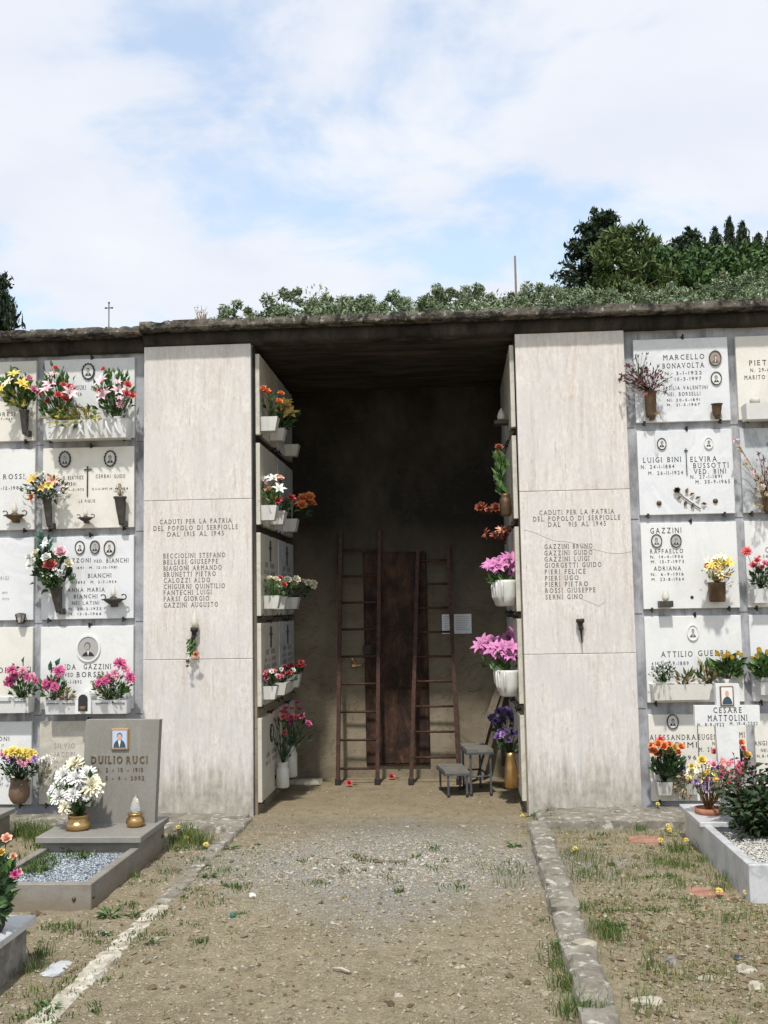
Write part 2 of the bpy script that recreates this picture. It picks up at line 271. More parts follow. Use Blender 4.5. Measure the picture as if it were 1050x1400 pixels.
# ------------------------------------------------------------------ mesh building
ORG = {}
class MB:
    def __init__(s): s.v = []; s.f = []; s.mi = []; s.sm = []; s.M = Matrix.Identity(4)
    def add(s, vs, fs, m=0, smooth=False):
        k = len(s.v); M = s.M
        s.v += [M @ Vector(p) for p in vs]
        for f in fs: s.f.append([k+i for i in f]); s.mi.append(m); s.sm.append(smooth)
    def box(s, x0, x1, y0, y1, z0, z1, m=0, c=0):
        ct = Vector(((x0+x1)/2, (y0+y1)/2, (z0+z1)/2)); hf = Vector((abs(x1-x0)/2, abs(y1-y0)/2, abs(z1-z0)/2)); c = min(c, min(hf)*.9)
        idx = {}; vs = []
        for sx in (-1, 1):
            for sy in (-1, 1):
                for sz in (-1, 1):
                    for a in range(3):
                        if c == 0 and a: idx[(sx, sy, sz, a)] = idx[(sx, sy, sz, 0)]; continue
                        h = [hf[i]-(0 if i == a else c) for i in range(3)]
                        idx[(sx, sy, sz, a)] = len(vs); vs.append(ct+Vector((sx*h[0], sy*h[1], sz*h[2])))
        fs = []
        for a in range(3):
            o1, o2 = [i for i in range(3) if i != a]
            for sg in (-1, 1):
                q = []
                for s1, s2 in ((-1, -1), (1, -1), (1, 1), (-1, 1)):
                    k = [0, 0, 0]; k[a] = sg; k[o1] = s1; k[o2] = s2; q.append(idx[(*k, a)])
                fs.append(q)
        if c:
            for a, b2 in ((0, 1), (1, 2), (0, 2)):
                o = 3-a-b2
                for s1 in (-1, 1):
                    for s2 in (-1, 1):
                        def K(so, ax):
                            k = [0, 0, 0]; k[a] = s1; k[b2] = s2; k[o] = so; return idx[(*k, ax)]
                        fs.append([K(-1, a), K(1, a), K(1, b2), K(-1, b2)])
            for sx in (-1, 1):
                for sy in (-1, 1):
                    for sz in (-1, 1): fs.append([idx[(sx, sy, sz, a)] for a in range(3)])
        out = []
        for f in fs:
            n = (vs[f[1]]-vs[f[0]]).cross(vs[f[2]]-vs[f[0]]); cc = sum((vs[i] for i in f), Vector())/len(f)-ct
            out.append(f if n.dot(cc) > 0 else f[::-1])
        s.add(vs, out, m)
    def lathe(s, prof, c=(0, 0, 0), n=14, m=0, sx=1, sy=1, smooth=True):
        vs = []; fs = []; c = Vector(c)
        for r, z in prof:
            for i in range(n):
                a = 2*PI*i/n; vs.append(c+Vector((r*sx*math.cos(a), r*sy*math.sin(a), z)))
        for j in range(len(prof)-1):
            for i in range(n):
                k = (i+1) % n; fs.append([j*n+i, j*n+k, (j+1)*n+k, (j+1)*n+i])
        fs.append([i for i in range(n)][::-1]); fs.append([(len(prof)-1)*n+i for i in range(n)])
        s.add(vs, fs, m, smooth)
    def tube(s, pts, rad, n=6, m=0, smooth=True):
        pts = [Vector(p) for p in pts]; rad = rad if isinstance(rad, (list, tuple)) else [rad]*len(pts)
        vs = []; fs = []; up = None
        for i, p in enumerate(pts):
            d = (pts[min(i+1, len(pts)-1)]-pts[max(i-1, 0)]).normalized()
            if up is None: up = d.orthogonal().normalized()
            up = (up-d*up.dot(d)); up = up.normalized() if up.length > 1e-6 else d.orthogonal().normalized(); sd = d.cross(up)
            for k in range(n):
                a = 2*PI*k/n; vs.append(p+(up*math.cos(a)+sd*math.sin(a))*rad[i])
        for j in range(len(pts)-1):
            for i in range(n):
                k = (i+1) % n; fs.append([j*n+i, j*n+k, (j+1)*n+k, (j+1)*n+i])
        fs.append(list(range(n))[::-1]); fs.append([(len(pts)-1)*n+i for i in range(n)])
        s.add(vs, fs, m, smooth)
    def prism(s, poly, y0, y1, m=0):              # polygon in x,z (counter clockwise seen from -y) pushed from y0 (front) to y1
        n = len(poly); vs = [(x, y0, z) for x, z in poly]+[(x, y1, z) for x, z in poly]
        fs = [list(range(n)), [n+i for i in range(n)][::-1]]
        for i in range(n):
            k = (i+1) % n; fs.append([i, n+i, n+k, k])
        s.add(vs, fs, m)
    def ellipse(s, cx, cz, rx, rz, y0, y1, m=0, n=20, a0=0, a1=2*PI):
        full = abs(a1-a0-2*PI) < 1e-6
        pts = [(cx+rx*math.cos(a0+(a1-a0)*i/(n if full else n-1)), cz+rz*math.sin(a0+(a1-a0)*i/(n if full else n-1))) for i in range(n)]
        s.prism(pts, y0, y1, m)
    def ring(s, cx, cz, rx, rz, wd, y0, y1, m=0, n=24, scallop=0):
        vs = []; fs = []
        for i in range(n):
            a = 2*PI*i/n; k = wd*(1+scallop*(i % 2))
            for (q, y) in ((0, y1), (0, y0), (k, y0), (k, y1)): vs.append((cx+(rx+q)*math.cos(a), y, cz+(rz+q)*math.sin(a)))
        for i in range(n):
            j = (i+1) % n
            for k in range(4): l = (k+1) % 4; fs.append([i*4+k, i*4+l, j*4+l, j*4+k])
        s.add(vs, fs, m)
    def leaf(s, p, d, length, width, nrm=None, m=0, fold=.25):
        p = Vector(p); d = Vector(d).normalized(); nrm = Vector(nrm) if nrm else Vector((random.uniform(-1, 1), -1, random.uniform(-.3, 1)))
        sd = d.cross(nrm); sd = sd.normalized() if sd.length > 1e-4 else d.orthogonal().normalized(); up = sd.cross(d)
        a = p+d*length*.45; q = p+d*length-up*length*.15
        s.add([p, a+sd*width/2+up*width*fold, q, a-sd*width/2+up*width*fold, a], [[0, 1, 4], [1, 2, 4], [2, 3, 4], [3, 0, 4]], m)
    def build(s, name, mats, parent=None, org=None, rnd=False):
        o0 = Vector(org) if org is not None else (ORG[parent.name] if parent else Vector())
        me = bpy.data.meshes.new(name); me.from_pydata([tuple(p-o0) for p in s.v], [], s.f)
        for mt in ([mats] if isinstance(mats, str) else mats): me.materials.append(MAT[mt])
        me.polygons.foreach_set('material_index', s.mi); me.polygons.foreach_set('use_smooth', s.sm)
        if rnd:
            at_ = me.attributes.new('rnd', 'FLOAT', 'FACE'); at_.data.foreach_set('value', NP.random(len(s.f)).astype(np.float32))
        me.update(); o = bpy.data.objects.new(name, me); col.objects.link(o)
        if parent: o.parent = parent
        else: o.location = o0
        ORG[o.name] = o0; return o
def tag(o, label=None, cat=None, group=None, kind=None):
    for k, v in (('label', label), ('category', cat), ('group', group), ('kind', kind)):
        if v: o[k] = v
    return o
def thing(name, loc, label, cat, group=None):
    o = bpy.data.objects.new(name, None); o.empty_display_size = .05; col.objects.link(o); o.location = loc; ORG[o.name] = Vector(loc)
    return tag(o, label, cat, group)
def flatquads(name, V, mat, parent=None, rnd=None, tri=False, kind=None, org=(0, 0, 0)):      # V: n x k x 3 array of loose polygons
    n, k = V.shape[:2]; me = bpy.data.meshes.new(name)
    me.vertices.add(n*k); me.vertices.foreach_set('co', (V-np.array(org)).reshape(-1).astype(np.float32))
    me.loops.add(n*k); me.loops.foreach_set('vertex_index', np.arange(n*k, dtype=np.int32))
    me.polygons.add(n); me.polygons.foreach_set('loop_start', np.arange(0, n*k, k, dtype=np.int32)); me.polygons.foreach_set('loop_total', np.full(n, k, dtype=np.int32))
    a = me.attributes.new('rnd', 'FLOAT', 'FACE'); a.data.foreach_set('value', (NP.random(n) if rnd is None else rnd).astype(np.float32))
    me.materials.append(MAT[mat]); me.update(calc_edges=True)
    o = bpy.data.objects.new(name, me); col.objects.link(o)
    if parent: o.parent = parent
    ORG[o.name] = Vector(org)
    if kind: o['kind'] = kind
    return o
def rough_box(name, x0, x1, y0, y1, z0, z1, mat, seg=(3, 3, 2), amp=.012, freq=9, parent=None, seed=0, org=None):
    bm = bmesh.new(); nx, ny, nz_ = seg; o0 = Vector(org) if org is not None else (ORG[parent.name] if parent else Vector())
    g = {}
    def V(i, j, k):
        if (i, j, k) not in g:
            p = Vector((x0+(x1-x0)*i/nx, y0+(y1-y0)*j/ny, z0+(z1-z0)*k/nz_)); d = mnoise.noise_vector(p*freq+Vector((seed*3.1, seed, 7)))*amp
            ed = (i in (0, nx))+(j in (0, ny))+(k == nz_)
            if ed > 1: d -= Vector((((i == nx)-(i == 0)), ((j == ny)-(j == 0)), (k == nz_)))*amp*random.uniform(.3, 1.5)
            g[(i, j, k)] = bm.verts.new(p+d-o0)
        return g[(i, j, k)]
    for j in range(ny):
        for i in range(nx):
            bm.faces.new((V(i, j, nz_), V(i+1, j, nz_), V(i+1, j+1, nz_), V(i, j+1, nz_))); bm.faces.new((V(i, j, 0), V(i, j+1, 0), V(i+1, j+1, 0), V(i+1, j, 0)))
    for k in range(nz_):
        for i in range(nx):
            bm.faces.new((V(i, 0, k), V(i+1, 0, k), V(i+1, 0, k+1), V(i, 0, k+1))); bm.faces.new((V(i, ny, k), V(i, ny, k+1), V(i+1, ny, k+1), V(i+1, ny, k)))
        for j in range(ny):
            bm.faces.new((V(0, j, k), V(0, j, k+1), V(0, j+1, k+1), V(0, j+1, k))); bm.faces.new((V(nx, j, k), V(nx, j+1, k), V(nx, j+1, k+1), V(nx, j, k+1)))
    me = bpy.data.meshes.new(name); bm.to_mesh(me); bm.free(); me.materials.append(MAT[mat]); o = bpy.data.objects.new(name, me); col.objects.link(o)
    if parent: o.parent = parent
    else: o.location = o0
    ORG[o.name] = o0; return o
# ------------------------------------------------------------------ lettering: glyph outlines from Blender's built-in font
GL = {}
_tmp = []
for ch in 'ABCDEFGHIJKLMNOPQRSTUVWXYZ0123456789.-·†':
    cu = bpy.data.curves.new('glyph', 'FONT'); cu.body = ch; cu.size = 1; cu.extrude = .012; cu.resolution_u = 2
    o = bpy.data.objects.new('glyph', cu); col.objects.link(o); _tmp.append((ch, o))
dg = bpy.context.evaluated_depsgraph_get(); dg.update()
for ch, o in _tmp:
    me = bpy.data.meshes.new_from_object(o.evaluated_get(dg))
    vs = [tuple(v.co) for v in me.vertices]; fs = [tuple(p.vertices) for p in me.polygons]
    if vs: GL[ch] = (vs, fs, min(v[0] for v in vs), max(v[0] for v in vs))
    bpy.data.meshes.remove(me); cu = o.data; bpy.data.objects.remove(o); bpy.data.curves.remove(cu)
CAP = max(v[1] for v in GL['H'][0])
def text(mb, s, x0, x1, z, h, y, depth=.0018, serif=True, bold=1.0):
    """letters of height h standing on the line z, spread from x0 to x1 on the plane y (front towards -y)"""
    items = []; x = 0
    for ch in s:
        if ch == ' ': x += .62; continue
        if ch not in GL: continue
        g = GL[ch]; items.append((g, x, ch)); x += (g[3]-g[2])+.30
    if not items: return
    kx = (x1-x0)/max(x-.30, .01); kz = h/CAP
    for g, xo, ch in items:
        vs = [(x0+(v[0]-g[2]+xo)*kx, y-depth*.5-v[2]/.012*depth*.5, z+v[1]*kz) for v in g[0]]
        mb.add(vs, g[1])
        if serif and ch in 'ABDEFHIKLMNPRTUV1':
            xa = x0+xo*kx; xb = x0+(xo+g[3]-g[2])*kx; sw = h*.11; sh = h*.06
            feet = {'A': [(xa, 0), (xb, 0)], 'B': [(xa+.06*h, 0)], 'D': [(xa+.06*h, 0)], 'E': [(xa+.06*h, 0)], 'F': [(xa+.06*h, 0)], 'H': [(xa+.06*h, 0), (xb-.06*h, 0), (xa+.06*h, 1), (xb-.06*h, 1)], 'I': [((xa+xb)/2, 0), ((xa+xb)/2, 1)],
                    'K': [(xa+.06*h, 0), (xa+.06*h, 1)], 'L': [(xa+.06*h, 1), (xa+.04*h, 0)], 'M': [(xa+.04*h, 0), (xb-.04*h, 0)], 'N': [(xa+.05*h, 0), (xb-.05*h, 1)], 'P': [(xa+.06*h, 0)], 'R': [(xa+.06*h, 0)], 'T': [((xa+xb)/2, 0)], 'U': [(xa+.06*h, 1), (xb-.06*h, 1)], 'V': [(xa+.03*h, 1), (xb-.03*h, 1)], '1': [((xa+xb)/2+.08*h, 0)]}[ch]
            for fx, top in feet:
                zz0 = z+(h-sh if top else 0); mb.box(fx-sw, fx+sw, y-depth*.9, y-.0001, zz0, zz0+sh)
def inscription(parent, lines, y, mat='letter_black', M=None, depth=.0018, name='inscription', pxspace=True, serif=True):
    """lines: (text, px0, px1, baseline py, height px) in photo pixels on the plane y"""
    for s, a, b_, py, hp in lines:
        mb = MB(); p0 = at(a, py, y); p1 = at(b_, py, y); text(mb, s, p0.x, p1.x, (p0.z+p1.z)/2, hp*mpp(p0), y, depth, serif and hp >= 5.3)
        mb.build(name, mat, parent)
# ------------------------------------------------------------------ portraits
def portrait(parent, px, py, wp, hp, y, frame='black_iron', scallop=0, tone='bw', M=None, world=None, rim=True):
    if world: cx, cz, rx, rz = world
    else:
        p = at(px, py, y); k = mpp(p); cx, cz, rx, rz = p.x, p.z, wp*k/2, hp*k/2
    mb = MB(); mb.M = M or Matrix.Identity(4)
    mb.ellipse(cx, cz, rx, rz, y-.006, y+.004, 0, 22)
    sk = {'bw': 2, 'col': 5}[tone]; su = 1; rr_ = random.Random(int(px*7+py*3+cx*100)); hair = rr_.choice([3, 3, 6]); su = rr_.choice([1, 1, 6]); ox = rr_.uniform(-.08, .08)*rx; hw_ = rr_.uniform(.9, 1.25); oz = rr_.uniform(-.05, .08)*rz; bgm = rr_.choice(['photo_ground', 'photo_grey', 'photo_white'])
    yy = y-.0075
    mb.ellipse(cx, cz-rz*.92, rx*rr_.uniform(.58, .72), rz*rr_.uniform(.66, .78), yy, y-.005, su, 14, R(25), R(155))          # shoulders
    mb.prism([(cx-rx*.10, cz-rz*.22), (cx, cz-rz*.62), (cx+rx*.10, cz-rz*.22)], yy-.0006, y-.005, 4)   # shirt
    mb.ellipse(cx+ox, cz+oz+rz*.16, rx*.27*hw_, rz*.30, yy-.0008, y-.005, hair, 12)                       # hair
    mb.ellipse(cx+ox*1.2, cz+oz+rz*.07, rx*.22, rz*.27, yy-.0014, y-.005, sk, 12)                      # face
    o = mb.build('portrait', [bgm if tone == 'bw' else 'photo_warm', 'photo_dark', 'photo_skin', 'photo_hair', 'photo_white', 'photo_flesh', 'photo_mid'], parent)
    if rim:
        fb = MB(); fb.M = mb.M; fb.ring(cx, cz, rx*.97, rz*.97, min(rx, rz)*.16, y-.012, y+.004, 0, 28, scallop); fb.build('frame', frame, o)
    return o
# ------------------------------------------------------------------ flowers
BL = {}
def petal_strip(mb, phi, r0, length, width, tilt, curl, m=0, seg=3, tip=.35, z0=0):
    rad = Vector((math.cos(phi), math.sin(phi), 0)); sd = Vector((-math.sin(phi), math.cos(phi), 0)); up = Vector((0, 0, 1))
    p = rad*r0+up*z0; a = tilt; vs = []; fs = []
    for i in range(seg+1):
        t = i/seg; wv = width*(math.sin(PI*min(1, .18+t*.82*(1-tip*.25)))**.7 if tip < .9 else (1-t)*.9+.04+.5*math.sin(PI*t))*.5
        nrm = -rad*math.sin(a)+up*math.cos(a)
        vs += [p+sd*wv+nrm*wv*.35, p-nrm*wv*.05, p-sd*wv+nrm*wv*.35]
        p = p+(rad*math.cos(a)+up*math.sin(a))*length/seg; a += curl/seg
    for i in range(seg):
        k = i*3; fs += [[k, k+1, k+4, k+3], [k+1, k+2, k+5, k+4]]
    mb.add(vs, fs, m, True)
def bloom(kind, colr):
    key = kind+colr
    if key in BL: return BL[key]
    mb = MB(); mats = [colr, 'p_green']; rs = random.Random(len(BL)*13+5)
    if kind == 'rose':
        for ringi, (n, r0, ln, wd, tl, cu) in enumerate(((3, .03, .32, .24, 1.5, .1), (5, .07, .36, .32, 1.3, .1), (6, .11, .40, .40, 1.05, -.1), (7, .13, .42, .44, .65, -.45))):
            for i in range(n): petal_strip(mb, 2*PI*(i+.5*(ringi % 2))/n+rs.uniform(-.2, .2), r0, ln, wd, tl+rs.uniform(-.15, .15), cu, 0, 3, .2)
        mb.lathe([(.02, -.16), (.1, -.08), (.12, 0)], n=6, m=1)
    elif kind == 'lily':
        for i in range(6): petal_strip(mb, 2*PI*i/6+rs.uniform(-.1, .1), .03, .62, .24, .9, -1.25, 0, 4, 1)
        for i in range(5): petal_strip(mb, 2*PI*i/5+.3, .01, .3, .025, 1.2, -.3, 1, 2, 1)
    elif kind == 'chrys':
        for n, ln, tl, cu in ((9, .20, 1.35, -.4), (12, .32, 1.0, -.5), (14, .42, .62, -.5), (16, .48, .25, -.35), (14, .46, -.12, -.2)):
            for i in range(n): petal_strip(mb, 2*PI*i/n+rs.uniform(-.25, .25), .04, ln*rs.uniform(.85, 1.12), .14, tl+rs.uniform(-.15, .15), cu, 0, 2, .6)
        mb.lathe([(.03, -.14), (.12, -.06), (.1, .02)], n=6, m=1)
    elif kind == 'carn':
        for n, ln, tl, cu in ((7, .28, 1.3, .2), (8, .38, .95, -.1), (9, .46, .5, -.3)):
            for i in range(n): petal_strip(mb, 2*PI*i/n+rs.uniform(-.3, .3), .03, ln*rs.uniform(.85, 1.12), .27, tl+rs.uniform(-.25, .25), cu, 0, 2, .1)
        mb.lathe([(.05, -.25), (.1, -.12), (.12, .02)], n=6, m=1)
    elif kind == 'daisy':
        for i in range(11): petal_strip(mb, 2*PI*i/11+rs.uniform(-.1, .1), .05, .44, .17, .25+rs.uniform(-.15, .15), -.3, 0, 2, .4)
        mb.lathe([(.12, -.03), (.13, .04), (.05, .09)], n=8, m=1)
    elif kind == 'tulip':
        for i in range(6): petal_strip(mb, 2*PI*i/6, .10, .62, .38, 1.05, .75, 0, 4, .6)
        mb.lathe([(.02, -.1), (.1, 0)], n=6, m=1)
    elif kind == 'bud':
        for i in range(5): petal_strip(mb, 2*PI*i/5, .10, .55, .28, 1.1, .9, 0, 3, .6)
    elif kind == 'dry':
        for i in range(9): petal_strip(mb, 2*PI*i/9+rs.uniform(-.4, .4), .02, rs.uniform(.3, .5), .15, rs.uniform(-.9, 1.3), rs.uniform(-1.8, 1.5), 0, 2, .6)
    elif kind == 'cluster':
        for i in range(9):
            c = Vector((rs.uniform(-.4, .4), rs.uniform(-.4, .4), rs.uniform(-.25, .25)))
            mb.M = Matrix.Translation(c) @ Euler_(rs)
            for k in range(4): petal_strip(mb, PI/2*k, .0, .15, .13, .4, -.3, 0, 1, .2)
        mb.M = Matrix.Identity(4)
    me_o = mb.build('blossom_proto', mats); me = me_o.data; bpy.data.objects.remove(me_o); BL[key] = me; return me
def Euler_(rs):
    q = Quaternion((0, 0, 1), rs.uniform(0, 6.28)) @ Quaternion((1, 0, 0), rs.uniform(-.9, .9)); return q.to_matrix().to_4x4()
def put_bloom(parent, p, d, size, kind, colr, name='blossom'):
    o = bpy.data.objects.new(name, bloom(kind, colr)); col.objects.link(o); o.parent = parent
    o.location = Vector(p)-ORG[parent.name]; q = Vector(d).to_track_quat('Z', 'Y') @ Quaternion((0, 0, 1), random.uniform(0, 6.28))
    o.rotation_mode = 'QUATERNION'; o.rotation_quaternion = q; o.scale = [size*random.uniform(.92, 1.08)]*3; return o
def bouquet(label, mouth, blossoms, region=None, leaf='leaf_green', nleaf=60, lsize=.05, lw=.4, thick=.10, group='flower bouquets', name='flower_bouquet', stems=True, lmat2=None, cat='flowers', front=None, droop=0, nl2=.35):
    """mouth: world point where the stems are held. blossoms: (px,py,kind,colour,diameter px[,depth]). region: (px,py,rx,ry) of the foliage"""
    mouth = Vector(mouth); root = thing(name, mouth, label, cat, group); rs = random; nleaf = int(nleaf*1.35); lsize *= 1.08; lw *= 1.05
    y = mouth.y; front = front if front is not None else y-thick*.6
    pts = []
    for bl in blossoms:
        px, py, kind, colr, dp = bl[:5]; yy = bl[5] if len(bl) > 5 else front-thick*.25+rs.uniform(-.5, .35)*thick*.6
        p = at(px, py, yy); k = mpp(p); d = (p-mouth); d.y = 0
        dr = Vector((d.x*2.2, -.14-abs(d.z)*.2, d.z*1.2+.05)).normalized()+Vector((rs.uniform(-.25, .25), -.55, rs.uniform(-.1, .3)))
        put_bloom(root, p, dr, dp*k*(1.02 if kind != 'cluster' else 1.25)*rs.choice([.8, .95, 1.05, 1.12]), kind, colr); pts.append((p, dr.normalized(), dp*k))
    mb = MB()
    if stems:
        for p, d, s_ in pts:
            mid = mouth.lerp(p, .55)+Vector((0, .02, .015)); mb.tube([mouth+Vector((rs.uniform(-.012, .012), rs.uniform(-.012, .012), -.02)), mid, p-d*s_*.12], .0022, 4, 0)
    ns = len(mb.f)
    if region:
        cx, cy, rx, ry = region
        for i in range(nleaf):
            for _ in range(20):
                a, b_ = rs.uniform(-1, 1), rs.uniform(-1, 1)
                if a*a+b_*b_ < 1: break
            if rs.random() < .14: a *= 1.3; b_ *= 1.3
            yy = front+rs.uniform(-.3, .9)*thick; yy = min(yy, y+thick*.5)
            p = at(cx+a*rx, cy+b_*ry, yy); d = (p-mouth)+Vector((rs.uniform(-.06, .06), rs.uniform(-.08, .03), rs.uniform(-.06, .06))); d = d.normalized()-Vector((0, 0, droop))
            ls = lsize*rs.uniform(.6, 1.25); p = p-d.normalized()*ls*.5
            mb.leaf(p, d, ls, ls*lw*rs.uniform(.8, 1.2), None, 1 if (lmat2 and rs.random() < nl2) else 0)
            if rs.random() < .5: mb.tube([mouth.lerp(p, .15), mouth.lerp(p, .6)+Vector((0, .01, .01)), p], .0014, 3, 0)
    if mb.f: mb.build('foliage', [leaf, lmat2 or leaf], root, rnd=True)
    return root
def sprig(root, region, leaf, n, size, lw, y, name='leaf_spray'):
    mb = MB(); cx, cy, rx, ry = region; base = at(cx, cy+ry, y)
    for i in range(n):
        p = at(cx+random.uniform(-rx, rx), cy+random.uniform(-ry, ry), y+random.uniform(-.03, .03)); d = (p-base)+Vector((0, random.uniform(-.05, .02), .02)); ls = size*random.uniform(.7, 1.2); p -= d.normalized()*ls*.5
        mb.leaf(p, d, ls, ls*lw); mb.tube([base, p], .0015, 3)
    return mb.build(name, leaf, root, rnd=True)
# ================================================================== SETTING
def axis(fine0, fine1, step, far, k=1.35):
    a = list(np.arange(fine0, fine1+1e-6, step)); s = step
    lo = [fine0]; hi = [a[-1]]
    while lo[-1] > -far: s *= k; lo.append(lo[-1]-s)
    s = step
    while hi[-1] < far: s *= k; hi.append(hi[-1]+s)
    return np.array(lo[1:][::-1]+a+hi[1:])
def gheight(x, y):
    p = Vector((x, y, 0)); f = max(0, 1-max(0, abs(x)-5)/6)
    h = mnoise.fractal(p*2.2, 1, 2, 4)*.012+mnoise.fractal(p*9, .8, 2, 4)*.007
    if x > .55 and y < -2.0: h += max(0, min(1, (-y-2.0)/.8))*(.012+mnoise.fractal(p*6+Vector((3, 1, 0)), .9, 2, 4)*.016)     # dug soil on the right
    if y > -.3: h *= max(.25, 1-(y+.3)*1.5)
    return h*f-.006
gx = axis(-3.3, 2.9, .032, 900); gy = axis(-5.0, 1.9, .032, 900)
vs = []; nxg, nyg = len(gx), len(gy)
for yv in gy:
    for xv in gx: vs.append((xv, yv, gheight(xv, yv) if (-7 < yv < 4 and abs(xv) < 7) else -.006))
fs = [(j*nxg+i, j*nxg+i+1, (j+1)*nxg+i+1, (j+1)*nxg+i) for j in range(nyg-1) for i in range(nxg-1)]
me = bpy.data.meshes.new('ground'); me.from_pydata(vs, [], fs); me.materials.append(MAT['soil']); me.polygons.foreach_set('use_smooth', [True]*len(fs)); me.update()
ground = bpy.data.objects.new('ground', me); col.objects.link(ground); ground['kind'] = 'structure'
# hillside behind the cemetery
def hill(x, y):
    t = max(0, min(1, (y-3)/16)); t = t*t*(3-2*t); z = t*6.6
    z += max(0, y-17)*.185*(1+.012*max(-25, min(25, x)))
    z *= 1+.006*max(-20, min(25, x))
    z += mnoise.fractal(Vector((x*.12, y*.12, 2)), 1, 2, 3)*.5*t
    if y > 75: z = hill(x, 75)-(y-75)*.05
    return z-.25
hx = np.linspace(-70, 70, 71); hy = list(np.linspace(2.6, 40, 50))+list(np.linspace(42, 160, 40))
vs = [(x, y, hill(x, y)) for y in hy for x in hx]; nh = len(hx)
fs = [(j*nh+i, j*nh+i+1, (j+1)*nh+i+1, (j+1)*nh+i) for j in range(len(hy)-1) for i in range(nh-1)]
me = bpy.data.meshes.new('hillside'); me.from_pydata(vs, [], fs); me.materials.append(MAT['hill_grass']); me.polygons.foreach_set('use_smooth', [True]*len(fs)); me.update()
ho = bpy.data.objects.new('hillside', me); col.objects.link(ho); ho['kind'] = 'structure'
# concrete footing strips before the wall
def strip(name, x0, x1, y0, y1, z1, seg, amp, seed=0):
    o = rough_box(name, x0, x1, y0, y1, -.1, z1, 'kerb_concrete', seg, amp, 7, seed=seed); o['kind'] = 'structure'; return o
strip('footing_right', .52, 6, -.50, .03, .055, (60, 6, 2), .012, 1)
strip('footing_left', -6, -1.56, -.55, .03, .03, (60, 6, 2), .012, 2)
# ------------------------------------------------------------------ kerb along the path
kb = thing('kerb', (.5, -2.2, 0), 'long worn concrete kerb with lichen along right edge of path', 'kerb')
yk = -.42; i = 0
for ln in (.62, .5, .55, .42, .5, .75, .8, .9):
    y1 = yk; y0 = yk-ln+.018; xc = .53-.012*(-yk); zt = .05 if i != 4 else .03
    rough_box('kerb_stone', xc-.075, xc+.075, y0, y1, -.08, zt+random.uniform(-.008, .008), 'kerb_concrete', (5, max(5, int(ln*22)), 3), .011, 11, kb, i)
    yk -= ln; i += 1
kl = thing('kerb_strip', (-1.58, -2.2, 0), 'broken sunken kerb strip along left edge of path', 'kerb')
for (ya, yb, zt) in ((-.16, -.62, .025), (-.63, -1.15, .02), (-1.16, -1.75, .010), (-1.76, -2.28, .001), (-2.3, -2.6, -.002), (-2.61, -3.05, .002), (-3.05, -3.55, .007), (-3.55, -4.6, .008)):
    xc = -1.57+.005*ya
    rough_box('kerb_stone', xc-.055, xc+.055, yb, ya, -.06, zt, 'kerb_concrete' if ya > -2 else 'kerb_pale', (6, 16, 2), .009, 19, kl, int(-ya*10))
# ================================================================== BURIAL WALL
XA, XB, XC, XD = -2.3835, -1.5418, .4974, 1.3169
WF = .062                       # face of the plaster wall; plaques stand 3 cm proud of it
bw = thing('burial_wall', (-.5, 1, 0), 'long grey burial wall with dark open niche and concrete roof', 'building')
def part(name, mats, *boxes, parent=None, c=0):
    mb = MB()
    for bx in boxes: mb.box(*bx, c=c)
    return mb.build(name, mats, parent or bw)
part('wall', 'wall_plaster', (-6.5, -1.538, WF, 2.0, -.15, 3.69))
part('wall', 'wall_plaster', (.508, 6.5, WF, 2.0, -.15, 3.69))
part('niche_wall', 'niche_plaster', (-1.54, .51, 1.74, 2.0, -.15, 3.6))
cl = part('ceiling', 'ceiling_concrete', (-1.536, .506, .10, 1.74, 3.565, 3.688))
# cornice: a dark concrete beam under the roof, in two lengths
def cornice(x0, x1, y0, z0, z1):
    n = int((x1-x0)/.05); mb = MB(); vs = []; fs = []
    rows = [(y0+.02, z1), (y0+.0, z1-.03), (y0+.015, z0+.02), (y0+.03, z0), (.35, z0)]
    for i in range(n+1):
        x = x0+(x1-x0)*i/n
        for y, z_ in rows:
            d = mnoise.fractal(Vector((x*5, y*3, z_*9)), 1, 2, 3)*.009; vs.append((x, y+d, z_+d*.7))
    k = len(rows)
    for i in range(n):
        for j in range(k-1): fs.append([i*k+j, i*k+j+1, (i+1)*k+j+1, (i+1)*k+j])
    mb.add(vs, fs, 0, True); return mb.build('cornice', 'cornice_concrete', bw)
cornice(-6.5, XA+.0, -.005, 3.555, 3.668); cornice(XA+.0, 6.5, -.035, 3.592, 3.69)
# roof slab with a crumbling front edge
def roof(x0, x1, y0, zb, zt, seed):
    n = int((x1-x0)/.022); mb = MB(); vs = []; fs = []
    for i in range(n+1):
        x = x0+(x1-x0)*i/n; q = mnoise.fractal(Vector((x*6, seed, 0)), .8, 2, 5); q2 = mnoise.fractal(Vector((x*17, seed, 4)), .8, 2, 4); q3 = mnoise.noise(Vector((x*2.3, seed, 9)))
        chip = max(0, q2-.2)*.045+max(0, q-.35)*.04
        drift = .008*q3
        vs += [(x, .3, zb), (x, y0+.006+q2*.003, zb+drift*.3+q*.002), (x, y0+q*.003, zb+.010+q2*.002), (x, y0+q2*.003, zb+(zt-zb)*.6), (x, y0+.003+q*.004+chip*.4, zt-.008-chip+drift), (x, y0+.03+q2*.02+chip, zt-chip*.8+drift+q2*.006), (x, y0+.12, zt+.004+q*.008), (x, 2.1, zt+.02), (x, 2.1, zb)]
    k = 9
    for i in range(n):
        for j in range(k-1): fs.append([i*k+j, i*k+j+1, (i+1)*k+j+1, (i+1)*k+j])
        fs.append([i*k+k-1, i*k, (i+1)*k, (i+1)*k+k-1])
    fs.append(list(range(k))); fs.append([n*k+j for j in range(k)][::-1])
    mb.add(vs, fs, 0, False); return mb.build('roof_slab', 'roof_concrete', bw)
